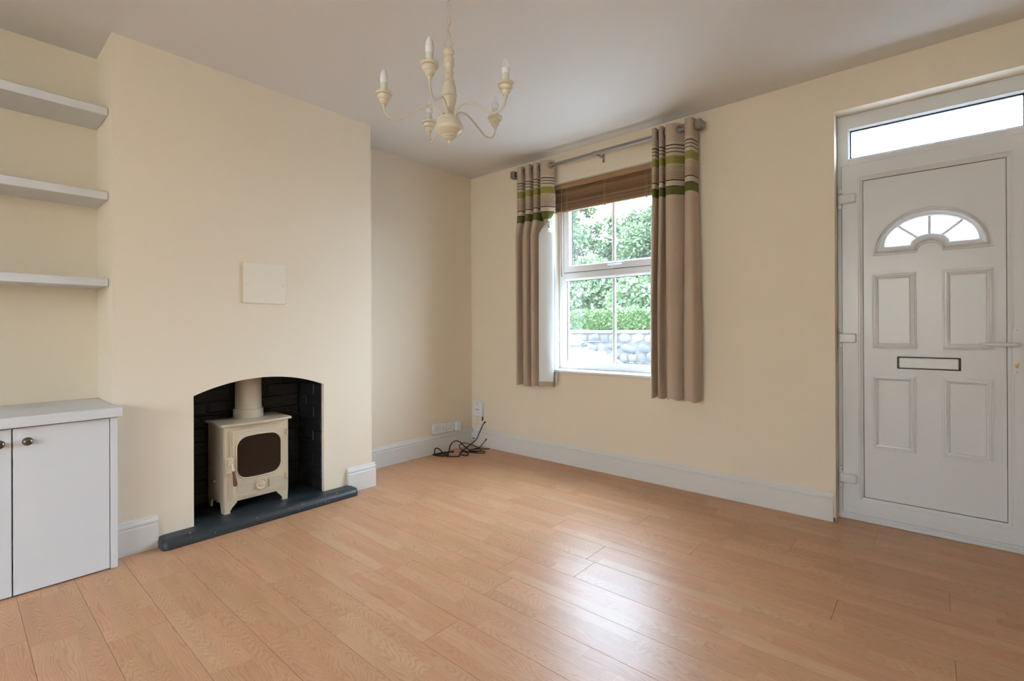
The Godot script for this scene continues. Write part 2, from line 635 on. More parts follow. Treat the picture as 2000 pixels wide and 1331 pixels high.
# ------------------------------------------------------------------ window
func build_window() -> void:
	var x0 := 0.92
	var x1 := 1.925
	var y0 := 0.752
	var y1 := 2.262
	var zf := -0.13
	var s := structure("window_1", "white two-pane-over-two window with a top-hung opening sash", "window", Vector3(1.42, y0, zf))
	var st := begin()
	bar_frame(st, x0, y0, x1, y1, 0.05, zf - 0.07, zf)
	part("frame", st, M.upvc, s)
	# transom between the opening sash and the fixed light
	st = begin()
	box(st, Vector3(x0 + 0.048, 1.492, zf - 0.065), Vector3(x1 - 0.048, 1.545, zf + 0.001), 0.004)
	part("transom", st, M.upvc, s)
	# opening sash
	var sash := Node3D.new()
	sash.name = "sash"
	s.add_child(sash)
	st = begin()
	bar_frame(st, 0.974, 1.549, 1.871, 2.208, 0.05, zf - 0.05, zf + 0.006)
	part("sash_frame", st, M.upvc, sash)
	st = begin()
	bar_frame(st, 0.968, 1.543, 1.877, 2.214, 0.008, zf - 0.03, zf - 0.006, 0.001)
	part("gasket", st, M.gasket, sash)
	# window board
	st = begin()
	box(st, Vector3(0.88, 0.728, 0.0), Vector3(1.965, 0.752, 0.03), 0.006)
	box(st, Vector3(x0, 0.728, zf - 0.02), Vector3(x1, 0.752, 0.004), 0.0)
	part("sill", st, M.white, s)
	# beads, bars, glass
	for lite in [[1.022, 1.597, 1.823, 2.16], [0.97, 0.802, 1.875, 1.492]]:
		var bead := 0.012
		st = begin()
		moulding(st, lite[0], lite[1], lite[2], lite[3], [Vector2(0, zf - 0.004), Vector2(bead, zf - 0.016), Vector2(bead, zf - 0.03)])
		part("bead", st, M.upvc, s)
		st = begin()
		bar_frame(st, lite[0] + bead, lite[1] + bead, lite[2] - bead, lite[3] - bead, 0.004, zf - 0.031, zf - 0.024, 0.001)
		part("glazing_gasket", st, M.gasket, s)
		var cx := 1.4215
		for half in [[lite[0] + bead, cx], [cx, lite[2] - bead]]:
			st = begin()
			box(st, Vector3(half[0], lite[1] + bead, zf - 0.03), Vector3(half[1], lite[3] - bead, zf - 0.026))
			part("pane", st, M.glass, s)
		st = begin()
		box(st, Vector3(cx - 0.012, lite[1] + bead * 0.5, zf - 0.04), Vector3(cx + 0.012, lite[3] - bead * 0.5, zf - 0.018), 0.003)
		part("glazing_bar", st, M.upvc, s)
	# plain windows of the dining end behind the camera
	var back := structure("window_2", "plain white window in the end wall of the dining end", "window", Vector3(2.7, 0.9, ROOM_Z))
	st = begin()
	box(st, Vector3(1.4, 0.9, ROOM_Z + 0.1), Vector3(3.6, 0.95, ROOM_Z + 0.16))
	box(st, Vector3(1.4, 2.15, ROOM_Z + 0.1), Vector3(3.6, 2.2, ROOM_Z + 0.16))
	for fx in [1.4, 2.475, 3.55]:
		box(st, Vector3(fx, 0.95, ROOM_Z + 0.1), Vector3(fx + 0.05, 2.15, ROOM_Z + 0.16))
	part("frame", st, M.upvc, back)
	for fx in [1.45, 2.525]:
		st = begin()
		box(st, Vector3(fx, 0.95, ROOM_Z + 0.128), Vector3(fx + 1.025, 2.15, ROOM_Z + 0.132))
		part("pane", st, M.glass, back)
	back = structure("window_3", "narrow white window in the side wall of the dining end", "window", Vector3(ROOM_X, 0.9, 5.85))
	st = begin()
	box(st, Vector3(ROOM_X + 0.1, 0.9, 5.5), Vector3(ROOM_X + 0.16, 0.95, 6.2))
	box(st, Vector3(ROOM_X + 0.1, 2.15, 5.5), Vector3(ROOM_X + 0.16, 2.2, 6.2))
	for fz in [5.5, 6.15]:
		box(st, Vector3(ROOM_X + 0.1, 0.95, fz), Vector3(ROOM_X + 0.16, 2.15, fz + 0.05))
	part("frame", st, M.upvc, back)
	st = begin()
	box(st, Vector3(ROOM_X + 0.128, 0.95, 5.55), Vector3(ROOM_X + 0.132, 2.15, 6.15))
	part("pane", st, M.glass, back)
	org = s.position
	# handle on the sash bottom rail
	st = begin()
	box(st, Vector3(1.385, 1.552, zf + 0.004), Vector3(1.425, 1.582, zf + 0.02), 0.006)
	box(st, Vector3(1.395, 1.566, zf + 0.018), Vector3(1.515, 1.58, zf + 0.034), 0.006)
	part("window_handle", st, M.upvc, sash)
	st = begin()
	lathe(st, [Vector2(0, 0), Vector2(0.005, 0), Vector2(0.005, 0.002), Vector2(0, 0.002)], Vector3(1.41, 1.567, zf + 0.0195), 10, Basis(Vector3.RIGHT, Vector3.BACK, Vector3.DOWN))
	part("lock", st, M.gasket, sash)


# ------------------------------------------------------------------ front door
func fan_loop(t: float, z: float) -> Array:
	# the outline of the half-round light, from its outer moulding (t = 0) to the glass (t = 1)
	var cx := 3.2865
	var b := lerpf(1.477, 1.523, t)
	var a := lerpf(0.2385, 0.182, t)
	var h := lerpf(0.237, 0.137, t)
	var n := lerpf(0.05, 0.0795, t)
	var k := lerpf(0.048, 0.05, t)
	var pts := []
	for i in 33:
		var an := PI * i / 32.0
		pts.append(Vector3(cx + a * cos(an), b + h * sin(an), z))
	for i in 17:
		var an := PI * i / 16.0
		pts.append(Vector3(cx - n * cos(an), b + k * sin(an), z))
	return pts


func build_door() -> void:
	var s := structure("door_1", "white panelled front door with a half-round glazed light and a top window", "door", Vector3(3.29, 0, -0.1))
	var zf := -0.105
	var zl := -0.09
	var x0 := 2.884
	var x1 := 3.696
	# outer frame with its transom bar
	var st := begin()
	bar_frame(st, x0, 0.0, x1, 2.286, 0.055, zf - 0.07, zf)
	box(st, Vector3(x0 + 0.01, 2.207, zf - 0.065), Vector3(x1 - 0.01, 2.28, zf + 0.0005), 0.001)
	box(st, Vector3(x0 + 0.05, 1.985, zf - 0.065), Vector3(x1 - 0.05, 2.037, zf + 0.001), 0.004)
	part("frame", st, M.upvc, s)
	st = begin()
	box(st, Vector3(x0, 0.0, zf - 0.05), Vector3(x1, 0.02, zf + 0.014), 0.004)
	part("threshold", st, M.upvc, s)
	# top window
	st = begin()
	moulding(st, 2.935, 2.03, 3.645, 2.21, [Vector2(0, zf), Vector2(0.01, zf - 0.014), Vector2(0.01, zf - 0.03)])
	part("top_window_bead", st, M.upvc, s)
	st = begin()
	bar_frame(st, 2.945, 2.04, 3.635, 2.2, 0.006, zf - 0.036, zf - 0.02, 0.001)
	part("top_window_gasket", st, M.gasket, s)
	st = begin()
	box(st, Vector3(2.947, 2.042, zf - 0.032), Vector3(3.633, 2.198, zf - 0.028))
	part("top_window_pane", st, M.glass, s)
	# leaf: stiles and rails with a stepped inner bead
	var leaf := Node3D.new()
	leaf.name = "leaf"
	s.add_child(leaf)
	var lx0 := 2.907
	var lx1 := 3.667
	var ly0 := 0.036
	var ly1 := 2.0
	st = begin()
	moulding(st, lx0, ly0, lx1, ly1, [Vector2(0, zf - 0.03), Vector2(0, zl - 0.004), Vector2(0.004, zl), Vector2(0.075, zl), Vector2(0.079, zl - 0.003), Vector2(0.083, zl - 0.003), Vector2(0.086, zl - 0.006), Vector2(0.096, zl - 0.012), Vector2(0.1, zl - 0.02)])
	part("leaf_frame", st, M.upvc, leaf)
	st = begin()
	bar_frame(st, lx0 - 0.002, ly0 - 0.002, lx1 + 0.002, ly1 + 0.002, 0.006, zf - 0.03, zf + 0.002, 0.0005)
	part("gasket", st, M.gasket, leaf)
	# flat panel round the half-round light, in two halves that meet at the middle
	var px0 := 2.998
	var px1 := 3.576
	var py0 := 0.128
	var py1 := 1.908
	var cx := 3.2865
	var zp := zl - 0.016
	var ring := fan_loop(0.6, 0)
	st = begin()
	var right := []
	var left := []
	for i in 17:
		right.append(Vector2(ring[i].x, ring[i].y))
	for i in range(16, 33):
		left.append(Vector2(ring[i].x, ring[i].y))
	var nl := []
	var nr := []
	for i in range(33, 42):
		nl.append(Vector2(ring[i].x, ring[i].y))
	for i in range(41, 50):
		nr.append(Vector2(ring[i].x, ring[i].y))
	right[16].x = cx
	left[0].x = cx
	nl[8].x = cx
	nr[0].x = cx
	var pr := nr.duplicate()
	pr.append_array(right)
	pr.append_array([Vector2(cx, py1), Vector2(px1, py1), Vector2(px1, py0), Vector2(cx, py0)])
	var pl := left.duplicate()
	pl.append_array(nl)
	pl.append_array([Vector2(cx, py0), Vector2(px0, py0), Vector2(px0, py1), Vector2(cx, py1)])
	for poly in [pr, pl]:
		prism(st, poly, Vector3(0, 0, zp - 0.02), Vector3.RIGHT, Vector3.UP, Vector3(0, 0, 0.02))
	part("panel", st, M.upvc, leaf)
	st = begin()
	bar_frame(st, 3.002, 0.132, 3.572, 1.904, 0.0045, zp - 0.004, zp + 0.0006, 0.0002)
	part("panel_gasket", st, M.gasket, leaf)
	# moulding of the half-round light
	st = begin()
	var prof := [Vector2(0, 0), Vector2(0.02, 0.011), Vector2(0.16, 0.013), Vector2(0.26, 0.007), Vector2(0.32, 0.006), Vector2(0.36, 0.014), Vector2(0.48, 0.018), Vector2(0.6, 0.017), Vector2(0.64, 0.01), Vector2(0.76, 0.009), Vector2(0.9, 0.005), Vector2(1.0, -0.006)]
	var rings := []
	for p in prof:
		rings.append(fan_loop(p.x, zp + p.y))
	loops(st, rings, Vector3(0, 0, 1))
	part("light_moulding", st, M.upvc, leaf)
	# four frosted panes and three bars
	var cuts := [0.0, 0.262, 0.5, 0.738, 1.0]
	for i in 4:
		st = begin()
		var out := []
		var inn := []
		for k in 9:
			var an: float = PI * lerpf(cuts[i], cuts[i + 1], k / 8.0)
			out.append(Vector2(cx + 0.188 * cos(an), 1.519 + 0.143 * sin(an)))
			inn.append(Vector2(cx + 0.076 * cos(an), 1.519 + 0.048 * sin(an)))
		inn.reverse()
		out.append_array(inn)
		prism(st, out, Vector3(0, 0, zp - 0.012), Vector3.RIGHT, Vector3.UP, Vector3(0, 0, 0.004))
		part("light_pane", st, M.frosted, leaf)
	for i in [1, 2, 3]:
		var an: float = PI * cuts[i]
		st = begin()
		tube(st, [Vector3(cx + 0.07 * cos(an), 1.521 + 0.046 * sin(an), zp - 0.008), Vector3(cx + 0.19 * cos(an), 1.521 + 0.144 * sin(an), zp - 0.008)], 0.0075, 6)
		part("light_bar", st, M.upvc, leaf)
	# four moulded panels
	for r in [[3.044, 0.967, 3.233, 1.376], [3.336, 0.967, 3.525, 1.376], [3.042, 0.414, 3.23, 0.823], [3.334, 0.414, 3.522, 0.823]]:
		st = begin()
		moulding(st, r[0], r[1], r[2], r[3], [Vector2(0, zp - 0.001), Vector2(0.0005, zp + 0.008), Vector2(0.008, zp + 0.0095), Vector2(0.0095, zp + 0.0145), Vector2(0.016, zp + 0.015), Vector2(0.0175, zp + 0.009), Vector2(0.024, zp + 0.0075), Vector2(0.026, zp + 0.003), Vector2(0.032, zp - 0.001)])
		part("panel_moulding", st, M.upvc, leaf)
	# letter plate
	var lp := Node3D.new()
	lp.name = "letter_plate"
	leaf.add_child(lp)
	st = begin()
	box(st, Vector3(3.152, 0.86, zp - 0.002), Vector3(3.405, 0.925, zp + 0.006), 0.002)
	part("letter_plate_surround", st, M.black_plastic, lp)
	st = begin()
	box(st, Vector3(3.161, 0.866, zp + 0.002), Vector3(3.396, 0.919, zp + 0.011), 0.003)
	box(st, Vector3(3.165, 0.912, zp + 0.009), Vector3(3.392, 0.918, zp + 0.014), 0.002)
	part("flap", st, M.plastic, lp)
	# lever handle on its long plate
	st = begin()
	var plate := []
	for i in 9:
		var an := PI * i / 8.0
		plate.append(Vector2(3.6005 + 0.0155 * cos(an), 1.066 + 0.0155 * sin(an)))
	for i in 9:
		var an := PI + PI * i / 8.0
		plate.append(Vector2(3.6005 + 0.0155 * cos(an), 0.867 + 0.0155 * sin(an)))
	prism(st, plate, Vector3(0, 0, zl - 0.002), Vector3.RIGHT, Vector3.UP, Vector3(0, 0, 0.012))
	part("handle_plate", st, M.upvc, leaf)
	st = begin()
	tube(st, [Vector3(3.601, 0.996, zl), Vector3(3.601, 0.996, zl + 0.03), Vector3(3.596, 0.996, zl + 0.042), Vector3(3.584, 0.9965, zl + 0.047), Vector3(3.56, 0.997, zl + 0.048), Vector3(3.51, 0.998, zl + 0.046), Vector3(3.468, 0.999, zl + 0.042)], [0.011, 0.011, 0.0105, 0.0105, 0.0105, 0.0085, 0.005], 12)
	part("lever", st, M.upvc, leaf)
	st = begin()
	lathe(st, [Vector2(0, 0), Vector2(0.0085, 0), Vector2(0.0085, 0.006), Vector2(0.0045, 0.0065), Vector2(0.0045, 0.005), Vector2(0, 0.005)], Vector3(3.6, 0.906, zl + 0.008), 16, Basis(Vector3.RIGHT, Vector3.BACK, Vector3.DOWN))
	box(st, Vector3(3.5955, 0.886, zl + 0.004), Vector3(3.6045, 0.904, zl + 0.014), 0.002)
	part("lock_cylinder", st, M.brass, leaf)
	for y in [1.066, 0.866]:
		st = begin()
		lathe(st, [Vector2(0, 0), Vector2(0.003, 0), Vector2(0.003, 0.001), Vector2(0, 0.0012)], Vector3(3.6005, y, zl + 0.0098), 10, Basis(Vector3.RIGHT, Vector3.BACK, Vector3.DOWN))
		part("screw", st, M.steel, leaf)
	# hinges: knuckles on the frame, a leaf flag on the door
	for y in [1.81, 1.023, 0.232]:
		var hg := Node3D.new()
		hg.name = "hinge"
		s.add_child(hg, true)
		for k in [[0.03, 0.055], [-0.055, -0.03]]:
			st = begin()
			lathe(st, [Vector2(0, k[0]), Vector2(0.008, k[0]), Vector2(0.01, k[0] + 0.003), Vector2(0.01, k[1] - 0.003), Vector2(0.008, k[1]), Vector2(0, k[1])], Vector3(2.9, y, zl + 0.006), 14)
			part("knuckle", st, M.upvc, hg)
		st = begin()
		box(st, Vector3(2.89, y - 0.028, zl - 0.004), Vector3(2.976, y + 0.026, zl + 0.016), 0.007)
		part("flag", st, M.upvc, hg)


# ------------------------------------------------------------------ outside
func leaf_mesh(size: float) -> ArrayMesh:
	var st := begin()
	org = Vector3.ZERO
	var a := Vector3(0, 0, 0)
	var b := Vector3(size * 0.32, size * 0.5, size * 0.08)
	var c := Vector3(0, size, 0)
	var d := Vector3(-size * 0.32, size * 0.5, size * 0.08)
	tri(st, a, b, c, Vector3(0.3, 0, 1))
	tri(st, a, c, d, Vector3(-0.3, 0, 1))
	st.generate_normals()
	return st.commit()


func leaves(called: String, mesh: Mesh, places: Array, cols: Array, parent: Node3D, m: Material) -> void:
	var mm := MultiMesh.new()
	mm.transform_format = MultiMesh.TRANSFORM_3D
	mm.use_colors = true
	mm.mesh = mesh
	mm.instance_count = places.size()
	for i in places.size():
		mm.set_instance_transform(i, places[i])
		mm.set_instance_color(i, cols[i])
	var o := MultiMeshInstance3D.new()
	o.multimesh = mm
	o.material_override = m
	o.name = called
	o.set_meta("kind", "stuff")
	parent.add_child(o, true)


func any_turn() -> Basis:
	return Basis.from_euler(Vector3(rng.randf() * TAU, rng.randf() * TAU, rng.randf() * TAU))


func build_outside() -> void:
	var G := -0.16
	var s := structure("ground", "pale pavement and tarmac outside the house", "ground", Vector3(0, G, -4))
	var st := begin()
	box(st, Vector3(-40, G - 0.3, -60), Vector3(40, G - 0.06, 40))
	part("tarmac", st, bumpy(mat(Color(0.52, 0.52, 0.53), 0.9), noise_tex(0.1, 256, 31), 2.0, 0.4), s)
	st = begin()
	box(st, Vector3(-14, G - 0.1, -0.95), Vector3(14, G, -0.28), 0.01)
	part("pavement", st, mat(Color(0.72, 0.7, 0.67), 0.9), s)
	# rubble wall across the road
	var wz := -5.5
	var w := thing("stone_wall", "grey rubble stone wall with a flat coping across the road", "wall", Vector3(-1.8, G, wz))
	st = begin()
	box(st, Vector3(-6.5, G - 0.1, wz - 0.35), Vector3(4.0, 0.99, wz))
	part("mortar", st, bumpy(mat(Color(0.29, 0.283, 0.277), 0.95), noise_tex(0.08, 256, 33), 3.0, 0.8), w)
	var cops: Array[Material] = []
	for c in [Color(0.33, 0.322, 0.315), Color(0.36, 0.35, 0.34)]:
		cops.append(bumpy(mat(c, 0.9), noise_tex(0.06, 256, 36), 3.0, 0.5))
	var x := -6.5
	while x < 4.0:
		var len_ := rng.randf_range(0.5, 0.8)
		st = begin()
		box(st, Vector3(x + 0.004, 0.985, wz - 0.38), Vector3(minf(x + len_, 4.05) - 0.004, 1.055 + rng.randf_range(-0.006, 0.006), wz + 0.04), 0.014)
		part("coping_stone", st, cops[rng.randi() % 2], w)
		x += len_
	var tones: Array[Material] = []
	for c in [Color(0.275, 0.267, 0.26), Color(0.3, 0.29, 0.28), Color(0.345, 0.33, 0.315), Color(0.25, 0.245, 0.242), Color(0.315, 0.292, 0.265)]:
		tones.append(bumpy(mat(c, 0.9), noise_tex(0.05, 256, 34), 5.0, 0.8))
	var shapes: Array[Mesh] = []
	org = Vector3.ZERO
	for v in 7:
		var st2 := begin(0)
		var n := 9
		var rim := []
		var mid := []
		for k in n:
			var a := TAU * k / n
			var sq := pow(pow(absf(cos(a)), 3.4) + pow(absf(sin(a)), 3.4), -1.0 / 3.4) * rng.randf_range(0.84, 1.0)
			rim.append(Vector3(cos(a) * sq, sin(a) * sq, 0.0))
			mid.append(Vector3(cos(a) * sq * 0.86, sin(a) * sq * 0.86, rng.randf_range(0.6, 0.9)))
		var top := Vector3(rng.randf_range(-0.2, 0.2), rng.randf_range(-0.2, 0.2), 1.0)
		for k in n:
			var k1 := (k + 1) % n
			quad(st2, rim[k], rim[k1], mid[k1], mid[k], rim[k] + Vector3(0, 0, 0.4))
			tri(st2, mid[k], mid[k1], top, Vector3(0, 0, 1))
		st2.generate_normals()
		shapes.append(st2.commit())
	var count := 0
	var y := 0.15
	while y < 0.96:
		var rh := minf(rng.randf_range(0.1, 0.2), 0.985 - y)
		if rh < 0.06:
			break
		x = -3.9
		while x < 0.6 and count < 290:
			var len_ := rng.randf_range(0.12, 0.34) * (0.7 + rh * 2.5)
			var o := MeshInstance3D.new()
			o.mesh = shapes[rng.randi() % 7]
			o.material_override = tones[rng.randi() % 5]
			o.name = "stone"
			o.position = Vector3(x + len_ / 2, y + rh / 2 + rng.randf_range(-0.035, 0.03), wz - 0.004) - w.position
			o.scale = Vector3(len_ * rng.randf_range(0.42, 0.56), rh * rng.randf_range(0.42, 0.66), rng.randf_range(0.03, 0.07))
			o.rotation.z = rng.randf_range(-0.4, 0.4)
			w.add_child(o, true)
			count += 1
			x += len_
		y += rh
	# hedge behind the wall
	var leafm := StandardMaterial3D.new()
	leafm.vertex_color_use_as_albedo = true
	leafm.roughness = 0.55
	leafm.backlight_enabled = true
	leafm.backlight = Color(0.55, 0.6, 0.4)
	var core := mat(Color(0.27, 0.37, 0.18), 1.0)
	var h := thing("hedge", "clipped bright green hedge growing above the stone wall", "hedge", Vector3(-1.8, G, -6.3))
	st = begin()
	box(st, Vector3(-6.5, G - 0.1, -6.65), Vector3(3.5, 1.4, -6.06), 0.08)
	part("core", st, core, h)
	var lm := leaf_mesh(0.07)
	var places := []
	var cols := []
	for i in 15000:
		var front := rng.randf() < 0.6
		var p := Vector3(rng.randf_range(-5.2, 1.6), rng.randf_range(0.9, 1.46), -6.02 + rng.randf_range(-0.06, 0.05)) if front else Vector3(rng.randf_range(-5.2, 1.6), 1.42 + rng.randf_range(-0.05, 0.09), rng.randf_range(-6.65, -6.02))
		places.append(Transform3D(any_turn().scaled(Vector3.ONE * rng.randf_range(0.6, 1.2)), p - h.position))
		cols.append(Color(0.055, 0.115, 0.026) * rng.randf_range(0.55, 1.25) + Color(0.02, 0.02, 0.0) * rng.randf())
	leaves("foliage", lm, places, cols, h, leafm)
	# trees further back
	var tm := leaf_mesh(0.125)
	var labels := ["tall loose-crowned tree behind the hedge with sky showing through its top", "broad round-crowned tree behind the hedge, darker in its hollows", "pale green bushy tree just behind the clipped hedge", "tree with a narrow upright crown at the end of the hedge", "low spreading bush rising over the hedge", "dark tree set furthest back behind the hedge"]
	var specs := [[-5.6, -10.5, 5.3, 1.7, 0, 1.0], [-4.0, -12.0, 4.9, 1.9, 1, 0.8], [-4.55, -9.2, 3.0, 1.1, 2, 1.35], [-2.6, -10.8, 4.6, 1.5, 3, 0.95], [-2.2, -8.6, 2.5, 0.9, 4, 1.3], [-5.4, -14.5, 4.6, 2.6, 5, 0.6], [-8.0, -11.5, 5.0, 2.0, 1, 0.9], [-0.4, -10.6, 4.4, 1.6, 0, 0.95]]
	for i in specs.size():
		var q: Array = specs[i]
		var lab: String = labels[i] if i < 6 else ["round-crowned tree furthest along the hedge towards the chimney side", "loose-crowned tree furthest along the hedge towards the front door side"][i - 6]
		var t := thing("tree", lab, "tree", Vector3(q[0], G, q[1]), "trees beyond the stone wall")
		st = begin()
		var top: float = q[2]
		tube(st, [Vector3(q[0], G - 0.1, q[1]), Vector3(q[0] + 0.05, top * 0.3, q[1]), Vector3(q[0] - 0.03, top * 0.62, q[1] + 0.04), Vector3(q[0] + 0.05, top * 0.85, q[1])], [0.12, 0.1, 0.06, 0.02], 8)
		for k in 7:
			var a := TAU * k / 7.0 + i
			var b0 := Vector3(q[0], top * (0.35 + 0.06 * k), q[1])
			tube(st, [b0, b0 + Vector3(cos(a) * q[3] * 0.4, top * 0.14, sin(a) * q[3] * 0.4), b0 + Vector3(cos(a) * q[3] * 0.7, top * 0.3, sin(a) * q[3] * 0.7)], [0.045, 0.028, 0.01], 6)
		part("trunk", st, mat(Color(0.33, 0.29, 0.24), 0.9), t)
		places = []
		cols = []
		var blobs := []
		for b in 130:
			var u := rng.randf()
			var hy := lerpf(0.9, top, u)
			var rad: float = q[3] * sqrt(maxf(0.05, 1.0 - pow(absf(u - 0.45) / 0.58, 2.2))) * sqrt(rng.randf())
			var a := rng.randf() * TAU
			blobs.append([Vector3(q[0] + cos(a) * rad, hy, q[1] + sin(a) * rad), rng.randf_range(0.4, 0.75) * (1.0 - 0.55 * u), rng.randf_range(0.75, 1.25)])
		for b in blobs:
			for k in 170:
				var d := Vector3(rng.randfn(), rng.randfn(), rng.randfn()).normalized()
				var p: Vector3 = b[0] + d * b[1] * pow(rng.randf(), 0.4)
				places.append(Transform3D(any_turn().scaled(Vector3.ONE * rng.randf_range(0.6, 1.3)), p - t.position))
				var cc: Color = Color(0.085, 0.13, 0.06) * q[5] * b[2] * rng.randf_range(0.7, 1.3)
				cols.append(cc)
		leaves("crown", tm, places, cols, t, leafm)
	build_car(G - 0.06)
	# the yard at the back: pale paving and a cream painted wall that the rear windows look out on
	s = structure("wall_yard", "cream painted yard wall beyond the dining end windows", "wall", Vector3(6.9, G, 5.3))
	st = begin()
	box(st, Vector3(6.8, G - 0.1, 0.5), Vector3(7.05, 2.5, 11))
	box(st, Vector3(-3, G - 0.1, 9.5), Vector3(6.8, 2.5, 9.75))
	part("render_coat", st, mat(Color(0.9, 0.86, 0.8), 0.9), s)
	st = begin()
	box(st, Vector3(ROOM_X + 0.28, G - 0.1, 0.5), Vector3(6.8, G, 11))
	box(st, Vector3(-3, G - 0.1, ROOM_Z + 0.28), Vector3(ROOM_X + 0.28, G, 9.5))
	part("paving", st, mat(Color(0.8, 0.74, 0.66), 0.9), s)


func build_car(ground: float) -> void:
	var zc := -1.72
	var t := thing("car", "white hatchback car parked beyond the window sill", "car", Vector3(-1.3, ground, zc))
	var paint := mat(Color(0.93, 0.94, 0.95), 0.2)
	paint.clearcoat_enabled = true
	paint.clearcoat = 0.6
	paint.clearcoat_roughness = 0.05
	# side outline, nose towards +x: (x, top of body, half width)
	var body := [[-3.15, 0.5, 0.62], [-3.1, 0.72, 0.74], [-2.9, 0.9, 0.8], [-2.3, 0.95, 0.83], [-1.4, 0.94, 0.84], [-0.6, 0.9, 0.835], [-0.28, 0.84, 0.82], [0.0, 0.795, 0.8], [0.25, 0.73, 0.77], [0.45, 0.64, 0.72], [0.6, 0.52, 0.64], [0.68, 0.38, 0.56]]
	var st := begin(0)
	var rings := []
	for b in body:
		var ring := []
		var base := ground + 0.2
		var top: float = b[1]
		var hw: float = b[2]
		for k in 17:
			var a := PI * k / 16.0
			var cx := signf(cos(a)) * pow(absf(cos(a)), 0.32)
			var sy := pow(sin(a), 0.34)
			var yy := base + (top - base) * sy
			var bulge := 1.0 + 0.03 * sin(PI * clampf((yy - base) / (top - base), 0, 1))
			# the top surface is gently crowned
			ring.append(Vector3(b[0], yy + 0.05 * (1.0 - cx * cx) * clampf((sy - 0.8) * 5.0, 0, 1) - 0.02, zc + hw * cx * bulge))
		rings.append(ring)
	for i in rings.size() - 1:
		for k in 16:
			var o: Vector3 = (rings[i][k] + rings[i][k + 1]) / 2 - Vector3(rings[i][k].x, 0.3, zc)
			quad(st, rings[i][k], rings[i][k + 1], rings[i + 1][k + 1], rings[i + 1][k], o)
		quad(st, rings[i][0], rings[i][16], rings[i + 1][16], rings[i + 1][0], Vector3.DOWN)
	for e in [0, rings.size() - 1]:
		var c := Vector3(body[e][0], 0.25, zc)
		for k in 16:
			tri(st, rings[e][k], rings[e][k + 1], c, Vector3(-1 if e == 0 else 1, 0, 0))
	part("body", st, paint, t)
	# cabin: roof and pillars in paint, glass between
	var roof := begin(0)
	var glass := begin()
	var low := [[-2.95, 0.9, 0.7], [-0.24, 0.835, 0.72]]
	var up := [[-2.55, 1.28, 0.56], [-0.98, 1.27, 0.57]]
	var c8 := []
	for p in [low[0], low[1], up[1], up[0]]:
		c8.append([Vector3(p[0], p[1], zc - p[2]), Vector3(p[0], p[1], zc + p[2])])
	quad(glass, c8[1][0], c8[1][1], c8[2][1], c8[2][0], Vector3(1, 1, 0))
	quad(glass, c8[0][0], c8[0][1], c8[3][1], c8[3][0], Vector3(-1, 1, 0))
	for k in 2:
		quad(glass, c8[0][k], c8[1][k], c8[2][k], c8[3][k], Vector3(0, 0, -1 if k == 0 else 1))
	var gm := mat(Color(0.2, 0.23, 0.25), 0.03)
	part("cabin_glass", glass, gm, t)
	for i in 6:
		var xa := lerpf(-2.58, -0.95, i / 6.0)
		var xb := lerpf(-2.58, -0.95, (i + 1) / 6.0)
		for k in 6:
			var za := lerpf(-0.58, 0.58, k / 6.0)
			var zb := lerpf(-0.58, 0.58, (k + 1) / 6.0)
			var hgt := func(x: float, z: float) -> float: return 1.275 + 0.05 * (1.0 - pow((x + 1.76) / 0.82, 2)) + 0.02 * (1.0 - pow(z / 0.58, 2))
			quad(roof, Vector3(xa, hgt.call(xa, za), zc + za), Vector3(xb, hgt.call(xb, za), zc + za), Vector3(xb, hgt.call(xb, zb), zc + zb), Vector3(xa, hgt.call(xa, zb), zc + zb), Vector3.UP)
	part("roof", roof, paint, t)
	for k in 2:
		for e in [[low[1], up[1]], [low[0], up[0]]]:
			var sg := -1.0 if k == 0 else 1.0
			st = begin()
			tube(st, [Vector3(e[0][0], e[0][1], zc + sg * e[0][2]), Vector3(e[1][0], e[1][1], zc + sg * e[1][2])], 0.03, 8)
			part("pillar", st, paint, t)
	for sgn in [-0.5, 0.2]:
		st = begin()
		tube(st, [Vector3(-0.2, 0.89, zc + sgn), Vector3(-0.24, 0.905, zc + sgn - 0.25), Vector3(-0.26, 0.9, zc + sgn - 0.55)], 0.011, 6)
		part("wiper", st, M.black_plastic, t)
	st = begin()
	box(st, Vector3(-0.26, 0.84, zc - 0.66), Vector3(-0.2, 0.882, zc + 0.66), 0.008)
	part("cowl", st, M.black_plastic, t)
	for wx in [-2.4, 0.02]:
		for sgn in [-1.0, 1.0]:
			st = begin()
			lathe(st, [Vector2(0, -0.1), Vector2(0.26, -0.1), Vector2(0.3, -0.07), Vector2(0.3, 0.07), Vector2(0.26, 0.1), Vector2(0.18, 0.1), Vector2(0.16, 0.07), Vector2(0, 0.06)], Vector3(wx, ground + 0.3, zc + sgn * 0.72), 24, Basis(Vector3.RIGHT, Vector3(0, 0, sgn), Vector3(0, -sgn, 0)))
			part("wheel", st, M.black_plastic, t)
	for sgn in [-1.0, 1.0]:
		st = begin()
		obox(st, Vector3(0.5, 0.47, zc + sgn * 0.52), Vector3(0.1, 0.07, 0.12), Basis(Vector3.UP, -sgn * 0.5), 0.03)
		part("headlamp", st, M.plastic, t)


